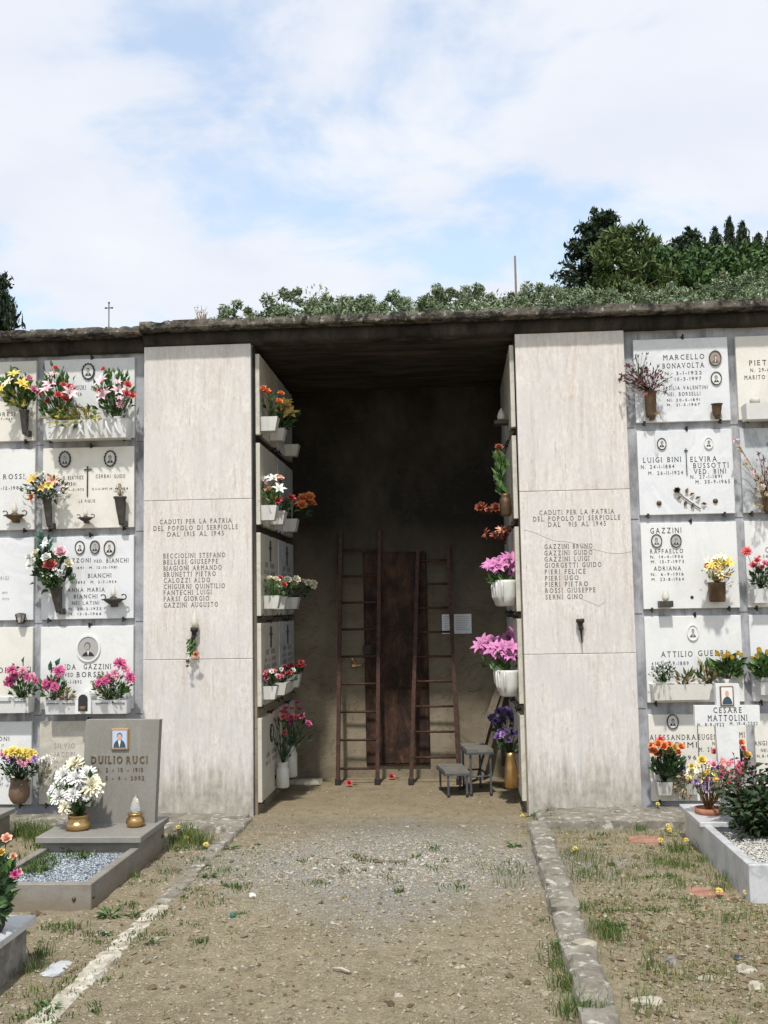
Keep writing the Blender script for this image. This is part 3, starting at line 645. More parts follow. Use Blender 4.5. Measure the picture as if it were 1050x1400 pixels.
roof(-6.5, -2.385, -.13, 3.668, 3.735, 1.3); roof(-2.382, 6.5, -.135, 3.692, 3.764, 5.1)
# grime streaks / joints: thin mortar joints between plaque rows on the plaster
for sx, xs in ((-1, (-3.228, -2.43)), (1, (1.353, 2.12))):
    for x in xs:
        for k in range(1, 5):
            z = 3.552-.70*k+random.uniform(-.004, .004)
            part('joint', 'joint_grey', (x-.03, x+.03, WF-.003, WF+.005, z-.003, z+.003))
# iron door at the back of the niche
door = part('door', 'rust_door', (-.842, -.262, 1.715, 1.742, .105, 2.035), c=.004)
for x0, x1 in ((-.835, -.556), (-.546, -.269)):
    for z0, z1 in ((.125, .78), (.80, 2.02)):
        part('door_panel', 'rust_door', (x0, x1, 1.706, 1.716, z0, z1), parent=door, c=.004)
part('door_bar', 'rust_door', (-.560, -.541, 1.700, 1.716, .115, 2.025), parent=door, c=.003)
h_ = MB(); hp_ = at(493, 887, 1.70); h_.box(hp_.x+.02, hp_.x+.10, 1.697, 1.708, hp_.z-.05, hp_.z+.03); h_.build('lock_plate', 'black_iron', door)
# ------------------------------------------------------------------ pillars
ZT, S1, S2 = 3.588, 2.3775, 1.1614
def pillar(x0, x1, label, lines, side):
    p = thing('pillar', ((x0+x1)/2, .0, 0), label, 'pillar', 'travertine pillars flanking the niche')
    mb = MB(); mb.box(x0+.01, x1-.01, .03, .30, -.1, ZT-.004); mb.build('core', 'wall_plaster', p)
    sl = []
    for z0, z1 in ((-.06, S2-.0015), (S2+.0015, S1-.0015), (S1+.0015, ZT)):
        b_ = MB(); b_.box(x0, x1, 0, .034, z0, z1, 0, .003); sl.append(b_.build('cladding_slab', 'travertine', p))
    sl[1]['label'] = 'travertine slab carrying the carved list of names'
    inscription(sl[1], lines, 0, 'letter_pillar')
    return p, sl
PL, slL = pillar(XA, XB, 'travertine pillar left of the dark niche, flower tied to its torch', [
    ('CADUTI PER LA PATRIA', 218.5, 316.5, 715.5, 6.2), ('DEL POPOLO DI SERPIOLLE', 210, 325, 724.5, 6.4), ('DAL 1915 AL 1945', 229, 306, 732.7, 6.4),
    ('BECCIOLINI STEFANO', 223.5, 308, 762.5, 6.4), ('BELLESI GIUSEPPE', 223.5, 298, 771, 6.4), ('BIAGIONI ARMANDO', 223.7, 303, 779.5, 6.4), ('BRUNETTI PIETRO', 224, 295, 788, 6.4),
    ('CALOZZI ALDO', 224, 287, 796.3, 6.4), ('CHIGURNI QUINTILIO', 224, 307.5, 804.6, 6.4), ('FANTECHI LUIGI', 224, 289, 813, 6.4), ('FARSI GIORGIO', 224, 286, 821.5, 6.4), ('GAZZINI AUGUSTO', 224, 298, 830, 6.4)], -1)
PR, slR = pillar(XC, XD, 'cracked travertine pillar right of the dark niche, bare torch on it', [
    ('CADUTI PER LA PATRIA', 737.5, 839.5, 703, 6.4), ('DEL POPOLO DI SERPIOLLE', 729, 848, 711.5, 6.4), ('DAL  915 AL 1945', 749.5, 828.5, 719.5, 6.4),
    ('GAZZINI BRUNO', 744.5, 810, 750, 6.4), ('GAZZINI GUIDO', 744.5, 810, 758.7, 6.4), ('GAZZINI LUIGI', 744.5, 805.5, 767.2, 6.4), ('GIORGETTI GUIDO', 745, 822.5, 775.5, 6.4),
    ('PIERI FELICE', 745, 800.5, 784.5, 6.4), ('PIERI UGO', 745.3, 791, 793.3, 6.4), ('PIERI PIETRO', 745.5, 804, 801.7, 6.4), ('ROSSI GIUSEPPE', 745.7, 814, 810, 6.4), ('SERNI GINO', 746, 797, 819, 6.4)], 1)
# hairline cracks in the right pillar's name slab
for pts in ([(717, 724), (730, 729), (745, 734), (758, 739), (772, 741), (785, 743), (800, 748), (818, 752), (832, 755), (848, 757), (864, 754)], [(796, 820), (806, 824), (818, 828), (826, 823), (828, 820)]):
    mb = MB(); P = [at(x+random.uniform(-1, 1), y+random.uniform(-1.2, 1.2), -.0006) for x, y in pts]; mb.tube(P, .0011, 4); mb.build('crack', 'crack_brown', slR[1])
# ================================================================== GRAVE PLAQUES
ROWZ = [(2.88, 3.518), (2.18, 2.815), (1.48, 2.118), (.795, 1.425), (.085, .708)]
FY = .030
def plaque(x0, x1, row, label, mat, group='marble plaques on the burial wall', M=None, z=None, clips=True, dx=0):
    z0, z1 = z or ROWZ[row]; M = M or Matrix.Identity(4)
    o0 = M @ Vector(((x0+x1)/2, FY, z0)); t = thing('grave_plaque', o0, label, 'plaque', group)
    mb = MB(); mb.M = M; mb.box(x0, x1, FY, WF+.004, z0, z1, 0, .003); mb.build('slab', mat, t)
    if clips:
        xm = (x0+x1)/2+.02
        for cx, cz in ((xm, z1+.006), (x0+.06, z0-.002), (x1-.08, z0-.002)):
            cb = MB(); cb.M = M; cb.box(cx-.008, cx+.008, FY-.008, WF+.003, cz-.014, cz+.014, 0, .002)
            cb.lathe([(.005, -.003), (.009, 0), (.005, .012)], (cx, FY-.012, cz+(.012 if cz > z1 else -.022)), 6); cb.build('clip', 'black_iron', t)
    return t
def cross_part(t, px, py0, py1, bar_py, wbar, wd=2.2, mat='bronze_dark'):
    a = at(px, py0, FY); b_ = at(px, py1, FY); c = at(px, bar_py, FY); k = mpp(a); mb = MB(); hw = wd*k/2
    mb.box(a.x-hw, a.x+hw, FY-.008, FY+.003, b_.z, a.z); mb.box(a.x-wbar*k/2, a.x+wbar*k/2, FY-.0085, FY+.002, c.z-hw, c.z+hw); return mb.build('cross', mat, t)
BX = (-3.196, -2.468); AX = (-3.99, -3.258); CX = (1.390, 2.092); DX = (2.150, 2.86)
# left columns
A1 = plaque(*AX, 0, 'cream marble plaque at left edge, top row, behind yellow flowers', 'marble_cream')
portrait(A1, 20, 509, 11, 13, FY); inscription(A1, [('ORESI', -4, 20.5, 569, 5.5), ('7-1964', 1, 17, 572.8+1.5, 3.2)], FY)
A2 = plaque(*AX, 1, 'white plaque at left edge, second row, with oil-lamp shaped light', 'marble_white')
inscription(A2, [('ROSSI', 4.5, 33, 655, 7), ('16-12-1980', -6, 30, 669.5, 4.6)], FY)
A3 = plaque(*AX, 2, 'nearly bare white plaque at left edge, third row, with small lantern', 'marble_cool')
inscription(A3, [('RIGI', 1, 12, 793, 5), ('1891', 3, 10, 812, 3.2), ('1970', 3, 12, 820.5, 3.2)], FY, 'letter_faint')
A4 = plaque(*AX, 3, 'cream plaque at left edge, fourth row, with magenta flowers in trough', 'marble_cream')
inscription(A4, [('BORSELLI', -10, 42, 920, 7.5)], FY)
A5 = plaque(*AX, 4, 'white plaque at left edge, bottom row, behind brown pot of yellow flowers', 'marble_white')
inscription(A5, [('ONI', -2, 12.5, 1013, 5.5), ('M. 17', -4, 5, 1021, 3.5), ('RIA', -4, 4, 1028, 4), ('70', -3, 4, 1066, 3.5), ('1967', -4, 4, 1074, 3.2)], FY)
B1 = plaque(*BX, 0, 'white plaque left of left pillar, top row, with draped planter and two bouquets', 'marble_white')
portrait(B1, 121, 508, 15, 20, FY, scallop=.9)
inscription(B1, [('MISURI', 100, 117, 533, 6), ('NELLO', 125, 141, 533, 6), ('LIA', 104, 112, 541.5, 5), ('MAURIZIO', 90, 110, 557, 5), ('N. 6-1904', 92, 111, 562, 3), ('M.', 126, 132, 561, 3.5)], FY)
B2 = plaque(*BX, 1, 'yellowed plaque left of left pillar, second row, cross between two oval portraits', 'marble_cream')
portrait(B2, 89, 628, 14, 20, FY, scallop=.9); portrait(B2, 151, 627, 14, 20, FY, scallop=.9); cross_part(B2, 120, 637.5, 679, 642, 10, 1.6)
inscription(B2, [('N. BEATRICE', 86, 114, 655.5, 5), ('CERBAI', 88, 104, 664, 5), ('12-5-1975', 93, 114.5, 671, 3.2), ('CERBAI', 131, 151, 653.5, 5), ('GUIDO', 156, 171, 653.5, 5), ('N.5-6-1899', 126, 147, 669.8, 3), ('M.4-1968', 150, 175, 669.5, 3), ('LE FIGLIE', 108, 130, 687, 4)], FY)
B3 = plaque(*BX, 2, 'white plaque left of left pillar, third row, with three oval portraits', 'marble_cool')
for px, py, s_ in ((109.5, 748.5, 12), (130, 748, 12), (150, 749.5, 14)): portrait(B3, px, py, s_, s_*1.4, FY)
inscription(B3, [('MAZZONI', 86, 124, 769, 5.6), ('VED.', 128, 141, 769, 4), ('BIANCHI', 145.5, 175.5, 769, 5.8), ('1891  M. 12-10-1981', 104, 160, 777.6, 3.4), ('PIERO', 86, 104, 789.6, 5.6), ('BIANCHI', 120.5, 152, 789.6, 5.6),
                ('10-1893  M. 2-7-1954', 96, 159, 797.5, 3.4), ('ANNA MARIA', 92.5, 143, 809, 5.4), ('BIANCHI', 101, 133, 818, 5.4), ('NEI LATINI', 98.5, 135.5, 826.8, 5), ('N. 20-2-1925', 94, 138.5, 834, 3.4), ('M. 13-5-1966', 94, 138.5, 841, 3.4)], FY)
B4 = plaque(*BX, 3, 'white plaque left of left pillar, fourth row, round portrait above arched niche', 'marble_white')
portrait(B4, 121, 886.5, 30, 33, FY, frame='marble_white')
inscription(B4, [('IDA  GAZZINI', 89, 151.5, 915, 7), ('VED', 88, 100, 925, 5), ('BORSELLI', 105, 153, 925.5, 7), ('12-1-1892', 88, 111.5, 934.5, 4.4), ('M. 1970', 124, 150, 934.5, 4.4)], FY)
B5 = plaque(*BX, 4, 'dull cream plaque behind the grey headstone, bottom row, faded letters', 'marble_dull')
inscription(B5, [('SILVIO', 74, 102.5, 1023, 7), ('JACOPI', 74, 102, 1034.5, 6.5), ('14-11-1912', 75, 100, 1043, 3.6), ('M. 4', 74, 88, 1051, 4)], FY, 'letter_faint', serif=False)
# right columns
C1 = plaque(*CX, 0, 'bright white plaque right of right pillar, top row, with dried red flowers', 'marble_cool')
portrait(C1, 977.5, 490, 15, 20, FY, 'bronze_brown', tone='col'); portrait(C1, 979, 517.5, 13, 17, FY)
inscription(C1, [('MARCELLO', 907, 963, 491.5, 7), ('BONAVOLTA', 906, 962.5, 503, 7), ('N. 3-1-1922', 909, 959.5, 512.3, 4.6), ('M. 10-3-1997', 909, 959, 520.3, 4.6), ('ERSILIA VALENTINI', 907, 967.5, 532.5, 5), ('NEI. BORSELLI', 912, 957.5, 541, 5), ('N. 20-5-1891', 912, 957, 548.5, 3.6), ('M. 21-5-1967', 912, 957, 555, 3.6)], FY)
C2 = plaque(*CX, 1, 'white plaque right of right pillar, second row, bronze rose sprig on it', 'marble_cool')
portrait(C2, 904.5, 607, 11, 15, FY, rim=True); portrait(C2, 968.5, 606, 11, 15, FY, frame='marble_white')
cross_part(C2, 937.5, 613, 650, 616, 5, 1.0)
inscription(C2, [('LUIGI BINI', 879.5, 931, 632, 7), ('N. 24-1-1884', 876.5, 922, 640.5, 5), ('M. 26-11-1924', 886.5, 934, 649, 5), ('ELVIRA', 944, 980, 631, 7), ('BUSSOTTI', 948, 996, 639.5, 7), ('VED. BINI', 949, 992.5, 647.5, 6.4), ('N. 27-1-1891', 944, 987, 654, 5), ('M. 30-9-1965', 951, 998, 661, 5)], FY)
mb = MB(); P = [at(x, y, FY-.010) for x, y in ((926, 671), (935, 680), (946, 688), (958, 696))]; mb.tube(P, .004, 6)
for x, y, dx_, dy_, s_ in ((938, 673, 1, -2, 8), (944, 677, 2, -1, 8), (931, 680, -2, 1, 7), (938, 686, -1, 2, 8), (948, 689, -1, 2, 8), (952, 682, 2, -1, 8), (960, 689, 3, 0, 8), (948, 692, -2, 1, 6)):
    c = at(x, y, FY-.012); mb.leaf(c-Vector((dx_, 0, -dy_)).normalized()*.01, Vector((dx_, -.2, -dy_)), s_*.006, s_*.0035, (0, -1, .1))
pr_ = mb.build('bronze_rose', 'bronze_brown', C2); put_bloom(pr_, at(926, 671, FY-.016), (-.3, -1, .4), .055, 'rose', 'bronze_brown', 'rose_head')
for px, py in ((901, 688), (978, 685)):
    p = at(px, py, FY); s_ = MB(); s_.M = Matrix.Translation(p) @ Matrix.Rotation(R(90), 4, 'X'); s_.lathe([(.019, 0), (.019, .006), (.012, .015), (.003, .018)], n=12); s_.build('stud', 'bronze_brown', C2)
C3 = plaque(*CX, 2, 'white plaque right of right pillar, third row, pot of yellow flowers on it', 'marble_white')
for px in (897.5, 924): portrait(C3, px, 739.5, 13, 17, FY)
inscription(C3, [('GAZZINI', 889, 931.5, 729, 7.5), ('RAFFAELLO', 889, 934, 756.5, 6), ('N. 14-4-1906', 889, 934, 763, 4), ('M. 13-7-1973', 890, 935, 769.8, 4), ('ADRIANA', 894, 931, 780, 5.8), ('N. 6-9-1916', 890, 934.5, 787, 4), ('M. 23-8-1964', 891, 935, 794, 4.2)], FY, serif=False)
p = at(946, 816.5, FY); s_ = MB(); s_.M = Matrix.Translation(p) @ Matrix.Rotation(R(90), 4, 'X'); s_.lathe([(.012, -.002), (.012, .004), (.004, .007)], n=10); s_.build('stud', 'black_iron', C3)
C4 = plaque(*CX, 3, 'white plaque right of right pillar, fourth row, long planter of mixed plants', 'marble_white')
portrait(C4, 947, 865, 14, 20, FY, frame='marble_white')
inscription(C4, [('ATTILIO', 904, 947, 898, 7.5), ('GUERRI', 954.5, 994, 896.5, 7.5), ('N. 20-9-1889', 896, 941.5, 909.5, 5), ('M. 29-4-1968', 954, 998, 908.5, 5)], FY)
C5 = plaque(*CX, 4, 'cream double plaque behind the marble cross, bottom row, orange roses each side', 'marble_cream')
portrait(C5, 919.5, 986.5, 14, 18, FY)
inscription(C5, [('ALESSANDRA', 888.5, 951, 1011.5, 7), ('BANDIMI', 890, 953, 1022, 7), ('N. 1-1896', 900, 952, 1038.5, 5.5), ('1962', 930, 950, 1050, 4.5), ('EUGENIO', 955, 990, 1011, 7), ('DIMI', 1002, 1018, 1008, 7), ('N.', 974, 980, 1019, 5), ('21', 1011, 1017, 1018, 5), ('M. 23', 956, 974, 1027.5, 5.5)], FY)
part_ = MB(); a = at(953.5, 993, FY); part_.box(a.x-.003, a.x+.003, FY-.0025, FY+.004, .088, .70); part_.build('groove', 'letter_pillar', C5)
D1 = plaque(*DX, 0, 'cream plaque at right edge, top row, with empty white planter', 'marble_cream')
inscription(D1, [('PIETRO', 1024.5, 1066, 499, 7), ('N. 29-6-1909', 1026, 1070, 508, 5), ('MARITO', 1018, 1046, 518.5, 5.6), ('PADRE', 1051, 1072, 518.5, 5.6)], FY)
D2 = plaque(*DX, 1, 'grey veined plaque at right edge, second row, with dried flower spikes', 'marble_grey')
inscription(D2, [('G', 1048, 1054, 610, 6)], FY)
D3 = plaque(*DX, 2, 'white plaque at right edge, third row, pink carnations in white vase', 'marble_white')
inscription(D3, [('CESIRA', 1046.5, 1075, 755, 7), ('14-3', 1044, 1058, 763, 5)], FY)
D4 = plaque(*DX, 3, 'white plaque at right edge, fourth row, yellow tulips in planter', 'marble_cool')
D5 = plaque(*DX, 4, 'cream plaque at right edge, bottom row, behind the rose bush', 'marble_cream')
inscription(D5, [('ANGIOLA', 1031.5, 1064, 1019, 6), ('NEI', 1040.5, 1049, 1028, 4.4), ('N.8-9-1901', 1035, 1066, 1035.5, 3.8)], FY)
# plaques on the side walls of the niche
ML = Matrix.Translation((-1.485-FY*0+FY, 0, 0)) @ Matrix.Rotation(R(90), 4, 'Z')      # local x -> +y, local y -> -x
MR = Matrix.Translation((.455-FY, 0, 0)) @ Matrix.Rotation(R(-90), 4, 'Z')
ROWN = ['top', 'second', 'third', 'fourth', 'bottom']
def blurred(t, M, u0, u1, z0, rows):
    for i, (a, b_, hh, s_) in enumerate(rows):
        mb = MB(); mb.M = M; text(mb, s_, u0+a, u0+b_, z0-.055*i, hh, FY, .0018, False); mb.build('inscription', 'letter_black', t)
for r in range(5):
    for k, (u0, u1) in enumerate(((.055, .845), (.885, 1.675))):
        t = plaque(u0, u1, r, 'white plaque on left wall inside the niche, %s row, %s' % (ROWN[r], ('nearest the opening', 'nearest the back wall')[k]), 'marble_grey' if k else 'marble_dull', 'plaques inside the niche', ML)  # niche shade put into the colour: white plaques take duller, greyer marble
        z0 = ROWZ[r][0]
        if r in (2, 3, 4): blurred(t, ML, u0, u1, z0+(.38 if r < 4 else .30), [(.20, .58, .04, 'III IIII'), (.16, .62, .032, 'II-I IIII')] + ([(.14, .66, .036, 'IIIII IIIII')] if r == 3 else []))
        if r == 4: portrait(t, 0, 0, 0, 0, FY, M=ML, world=((u0+u1)/2, z0+.47, .05, .065))
        if r in (2, 3):
            cb = MB(); cb.M = ML; xm = (u0+u1)/2; cb.box(xm-.008, xm+.008, FY-.012, FY+.003, z0+.43, z0+.60); cb.box(xm-.04, xm+.04, FY-.0125, FY+.002, z0+.53, z0+.546); cb.build('cross', 'bronze_dark', t)
    for k, (u0, u1) in enumerate(((-.845, -.055), (-1.675, -.885))):
        t = plaque(u0, u1, r, 'white plaque on right wall inside the niche, %s row, %s' % (ROWN[r], ('nearest the opening', 'nearest the back wall')[k]), 'marble_grey' if k else 'marble_dull', 'plaques inside the niche', MR)  # same darker marbles, shade of the niche in their colour
# side walls of the niche behind those plaques (plaster, niche shade painted in higher up)
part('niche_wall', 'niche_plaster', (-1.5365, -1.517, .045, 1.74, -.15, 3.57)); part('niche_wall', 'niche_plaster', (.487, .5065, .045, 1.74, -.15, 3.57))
# ================================================================== FITTINGS ON THE PLAQUES
def wall_vase(label, px, py, wp, px2, py2, wp2, mat='bronze_dark', yw=FY, group='wall vases'):
    """tapering wall vase: mouth at (px,py), foot at (px2,py2)"""
    yc = yw-.055; a = at(px, py, yc); b_ = at(px2, py2, yc); k = mpp(a); r1 = wp*k/2; r0 = wp2*k/2; h = a.z-b_.z; dx = a.x-b_.x
    t = thing('wall_vase', b_, label, 'vase', group); mb = MB()
    prof = [(r0*.7, 0), (r0, .006), (r0*1.05, h*.12), (r0+(r1-r0)*.55, h*.6), (r1*.88, h*.9), (r1*1.05, h*.96), (r1*1.06, h), (r1*.86, h), (r1*.8, h*.9)]
    mb.lathe(prof, b_, 12, 0, 1, .8)
    for i in range(len(mb.v)): v = mb.v[i]; v.x += dx*(v.z-b_.z)/max(h, .01)
    mb.build('body', mat, t)
    kb_ = MB(); kb_.box(b_.x-.002, b_.x+.03, yc-.01, yw+.002, b_.z-.012, b_.z+.034, 0, .003); kb_.build('bracket', mat, t)
    return t, Vector((a.x, yc, a.z))
def flame(mb, c, h, r, m=0, n=10): mb.lathe([(r*.55, 0), (r*.95, h*.16), (r, h*.32), (r*.78, h*.55), (r*.42, h*.8), (r*.12, h*.96), (.0006, h)], c, n, m)
def oil_lamp(label, px, py, wp, yw=FY, mat='bronze_dark'):
    yc = yw-.06; c = at(px, py, yc); k = mpp(c); W = wp*k; t = thing('grave_lamp', c-Vector((0, 0, W*.2)), label, 'lamp', 'lamps on the plaques')
    mb = MB(); mb.lathe([(W*.06, -W*.26), (W*.12, -W*.22), (W*.10, -W*.17), (W*.30, -W*.06), (W*.42, W*.05), (W*.40, W*.07), (W*.14, W*.09), (W*.13, W*.14), (W*.10, W*.145)], c, 14, 0, 1, .7); mb.build('bowl', mat, t)
    for s_ in (-1, 1):
        hb = MB(); q = [c+Vector((s_*W*(.40+.10*math.cos(a)), 0, W*.13+W*.10*math.sin(a))) for a in np.linspace(-2.2 if s_ > 0 else PI+2.2, 2.6 if s_ > 0 else PI-2.6, 10)]
        hb.tube(q, W*.025, 5); hb.build('handle', mat, t)
    kb_ = MB(); kb_.box(c.x-W*.09, c.x+W*.09, c.y, yw+.002, c.z-W*.24, c.z-W*.10, 0, .002); kb_.build('bracket', mat, t)
    g = MB(); flame(g, c+Vector((0, 0, W*.14)), W*.46, W*.115); g.build('glass_flame', 'glass_frost', t)
    return t
def trough(label, px0, px1, py0, py1, yw=FY, dep=.13, mat='marble_white', taper=.10, slots=0, group='planters on the plaques', arch=None):
    a = at(px0, py0, yw-dep); b_ = at(px1, py1, yw-dep); x0, x1, z1, z0 = a.x, b_.x, a.z, b_.z; t = thing('planter', ((x0+x1)/2, yw, z0), label, 'planter', group)
    mb = MB(); W = x1-x0; tp = W*taper*.5; yf = yw-dep; rim = .012
    vs = [(x0+tp, yf+.02, z0), (x1-tp, yf+.02, z0), (x1-tp, yw+.002, z0), (x0+tp, yw+.002, z0), (x0, yf, z1), (x1, yf, z1), (x1, yw+.002, z1), (x0, yw+.002, z1),
          (x0+rim, yf+rim, z1), (x1-rim, yf+rim, z1), (x1-rim, yw-rim, z1), (x0+rim, yw-rim, z1), (x0+rim, yf+rim, z1-.02), (x1-rim, yf+rim, z1-.02), (x1-rim, yw-rim, z1-.02), (x0+rim, yw-rim, z1-.02)]
    fs = [[3, 2, 1, 0], [0, 1, 5, 4], [1, 2, 6, 5], [2, 3, 7, 6], [3, 0, 4, 7], [4, 5, 9, 8], [5, 6, 10, 9], [6, 7, 11, 10], [7, 4, 8, 11], [8, 9, 13, 12], [9, 10, 14, 13], [10, 11, 15, 14], [11, 8, 12, 15]]
    mb.add(vs, fs); mb.build('body', mat, t)
    sb = MB(); sb.add([vs[12], vs[13], vs[14], vs[15]], [[0, 1, 2, 3]]); sb.build('soil', 'earth_pot', t)
    for i in range(slots):
        xs = x0+W*(i+.12)/slots; xe = x0+W*(i+.88)/slots; gb = MB(); zz_ = z1-(z1-z0)*.22; gb.box(xs, xe, yf-.0015, yf+.006, zz_-.003, zz_+.003); gb.build('slot', 'joint_grey', t)
    return t, (x0, x1, z0, z1, yf)
# --- vases and bouquets, left columns
v, mA1 = wall_vase('dark tapering vase holding yellow flowers at left edge, top row', 33, 561, 14, 34.5, 594, 8)
bouquet('yellow lilies and two pink roses in vase at left edge, top row', mA1, [(13, 525, 'lily', 'p_cream', 20), (3, 535, 'lily', 'p_yellow', 18), (30, 526, 'lily', 'p_yellow', 18), (20, 514, 'lily', 'p_yellow', 16), (40, 518, 'rose', 'p_pink', 13), (46, 533, 'rose', 'p_pink', 13), (36, 530, 'lily', 'p_yellow', 12)], (24, 533, 24, 22), 'leaf_green', 90, .07, .45, .14, lmat2='leaf_yellow', nl2=.25)
t, (x0, x1, z0, z1, yf) = trough('white marble planter with carved drapery, top row beside left pillar', 60, 174, 575, 597, mat='marble_white', taper=.06, dep=.15)
for i in range(9):
    u = i/8-.5; gb = MB(); sg = -1 if u < 0 else 1; xa = (x0+x1)/2+u*(x1-x0)*.86
    P = [Vector((xa-sg*.05+sg*.05*q*q, yf-.004-.005*math.sin(PI*q), z1-.006-(z1-z0-.014)*q)) for q in np.linspace(0, 1, 7)]
    gb.tube(P, [.004, .009, .012, .012, .010, .007, .004], 6); gb.build('drapery_fold', 'marble_white', t)
pb = MB(); q = at(161, 574, yf+.06); pb.lathe([(.028, -.02), (.034, .0), (.036, .022), (.03, .024)], q, 12); pb.build('insert_pot', 'white_plastic', t)
mB1l = Vector((at(83, 572, yf+.06).x, yf+.06, z1)); mB1r = Vector((q.x, yf+.06, z1+.01))
bouquet('left bouquet of red roses and pink lilies in the draped planter', mB1l, [(76, 504, 'rose', 'p_coral', 11), (57, 538, 'rose', 'p_coral', 11), (66, 548, 'rose', 'p_red', 12), (80, 541, 'rose', 'p_coral', 12), (87, 527, 'rose', 'p_coral', 12), (96, 530, 'rose', 'p_coral', 11), (89, 546, 'rose', 'p_red', 11), (69, 527, 'lily', 'p_palepink', 20), (95, 539, 'lily', 'p_palepink', 22), (73, 513, 'lily', 'p_palepink', 16), (64, 535, 'lily', 'p_palepink', 18)], (77, 538, 24, 34), 'leaf_green', 110, .06, .42, .14)
bouquet('right bouquet of red roses and pink lilies in the draped planter', mB1r, [(142, 505, 'rose', 'p_coral', 11), (174, 527, 'rose', 'p_coral', 12), (173, 539, 'rose', 'p_coral', 12), (180, 541, 'rose', 'p_coral', 11), (136, 534, 'rose', 'p_coral', 10), (144, 543, 'lily', 'p_palepink', 24), (141, 523, 'lily', 'p_palepink', 20), (161, 524, 'lily', 'p_palepink', 15), (165, 553, 'daisy', 'p_pink', 12), (161, 536, 'lily', 'p_palepink', 16), (163, 545, 'lily', 'p_palepink', 12)], (158, 536, 26, 32), 'leaf_green', 110, .06, .42, .14)
bouquet('yellow leaved trailing plant in the middle of the draped planter', Vector(((x0+x1)/2, yf+.04, z1-.01)), [(92, 580, 'bud', 'p_cream', 7), (70, 584, 'bud', 'p_cream', 7)], (103, 570, 36, 14), 'leaf_yellow', 90, .045, .5, .12, name='potted_plant', lmat2='leaf_green', cat='plant', nl2=.2)
v, m_ = wall_vase('dark tapering vase with yellow orange bouquet, second row at left', 64, 681, 14, 68, 721, 8)
bouquet('yellow and orange lilies with pale sprays, second row at left', m_, [(47, 657, 'lily', 'p_gold', 19), (71, 658, 'lily', 'p_peach', 19), (66, 665, 'lily', 'p_yellow', 15), (44, 680, 'rose', 'p_orange', 10), (58, 668, 'lily', 'p_gold', 15), (55, 652, 'cluster', 'p_white', 12), (77, 650, 'cluster', 'p_cream', 13), (85, 676, 'cluster', 'p_white', 13), (39, 668, 'cluster', 'p_white', 12), (91, 668, 'cluster', 'p_cream', 12), (36, 677, 'cluster', 'p_cream', 11), (79, 668, 'daisy', 'p_mauve', 8)], (63, 666, 29, 17), 'leaf_dark', 80, .05, .35, .12, lmat2='leaf_pale', nl2=.3)
v, m_ = wall_vase('dark tapering vase with few dry twigs, second row beside left pillar', 164, 679, 18, 167, 718, 9)
bouquet('few dry twigs in vase, second row beside left pillar', m_, [(160, 668, 'dry', 'p_dark', 4), (164, 662, 'dry', 'p_dark', 4), (169, 667, 'dry', 'p_dry', 5), (156, 672, 'dry', 'p_dry', 4), (172, 672, 'dry', 'p_dry', 4), (162, 671, 'dry', 'p_dry', 5)], (163, 671, 8, 7), 'leaf_dry', 16, .025, .35, .06, cat='dried flowers')
oil_lamp('oil-lamp shaped light with two rings at left edge, second row', 20, 706, 34, mat='bronze_brown')
oil_lamp('small oil-lamp shaped light low on the yellowed plaque', 117, 709, 25)
oil_lamp('large oil-lamp shaped light on the plaque with three portraits', 155, 821, 36)
v, m_ = wall_vase('dark tapering vase of white and red roses, third row at left', 76, 802, 19, 81, 838, 9)
lastb = bouquet('white, pink and red roses with tall leaf, third row at left', m_, [(45, 772, 'rose', 'p_white', 19), (50, 757, 'rose', 'p_cream', 14), (64, 763, 'rose', 'p_white', 15), (93, 771, 'rose', 'p_cream', 18), (83, 756, 'rose', 'p_palepink', 17), (69, 774, 'rose', 'p_coral', 18), (40, 762, 'rose', 'p_white', 11), (76, 783, 'cluster', 'p_white', 12), (84, 786, 'cluster', 'p_white', 10), (64, 786, 'cluster', 'p_cream', 9), (62, 746, 'lily', 'p_white', 16)], (71, 778, 27, 25), 'leaf_dark', 100, .065, .5, .13, lmat2='leaf_green')
sprig(lastb, (60, 745, 11, 18), 'leaf_bluegreen', 16, .085, .5, FY-.08)
# hexagonal lantern, A3
c = at(28, 845, FY-.04); lt = thing('grave_lantern', c-Vector((0, 0, .03)), 'small six-sided metal lantern at left edge, third row', 'lantern')
mb = MB(); mb.lathe([(.045, .026), (.038, .034), (.01, .04)], c, 6, smooth=False); mb.lathe([(.02, -.042), (.03, -.036), (.026, -.03)], c, 6, smooth=False)
for i in range(6):
    a = 2*PI*i/6; mb.tube([c+Vector((.026*math.cos(a), .026*math.sin(a), -.032)), c+Vector((.042*math.cos(a), .042*math.sin(a), .028))], .0035, 4)
mb.box(c.x-.015, c.x+.015, c.y, FY+.002, c.z-.045, c.z-.03); mb.build('frame', 'bronze_dark', lt)
mb = MB(); mb.lathe([(.02, -.03), (.035, .025)], c, 6, smooth=False); mb.build('glass', 'glass_frost', lt)
t, tr = trough('white slotted planter at left edge, fourth row', -25, 38, 955, 975, taper=.02, slots=3)
x0, x1, z0, z1, yf = tr
lastb = bouquet('magenta flowers in white planter at left edge, fourth row', Vector((at(28, 955, yf+.05).x, yf+.05, z1-.01)), [(16, 916, 'chrys', 'p_magenta', 13), (14, 932, 'chrys', 'p_magenta', 14), (31, 917, 'chrys', 'p_pink', 12), (38, 926, 'chrys', 'p_magenta', 14), (49, 931, 'chrys', 'p_magenta', 12), (20, 924, 'chrys', 'p_magenta', 12), (10, 928, 'chrys', 'p_magenta', 11), (44, 924, 'chrys', 'p_pink', 11), (8, 936, 'carn', 'p_magenta', 10)], (29, 937, 22, 19), 'leaf_green', 70, .045, .45, .12)
sprig(lastb, (30, 911, 13, 9), 'leaf_bluegreen', 7, .06, .6, FY-.08)
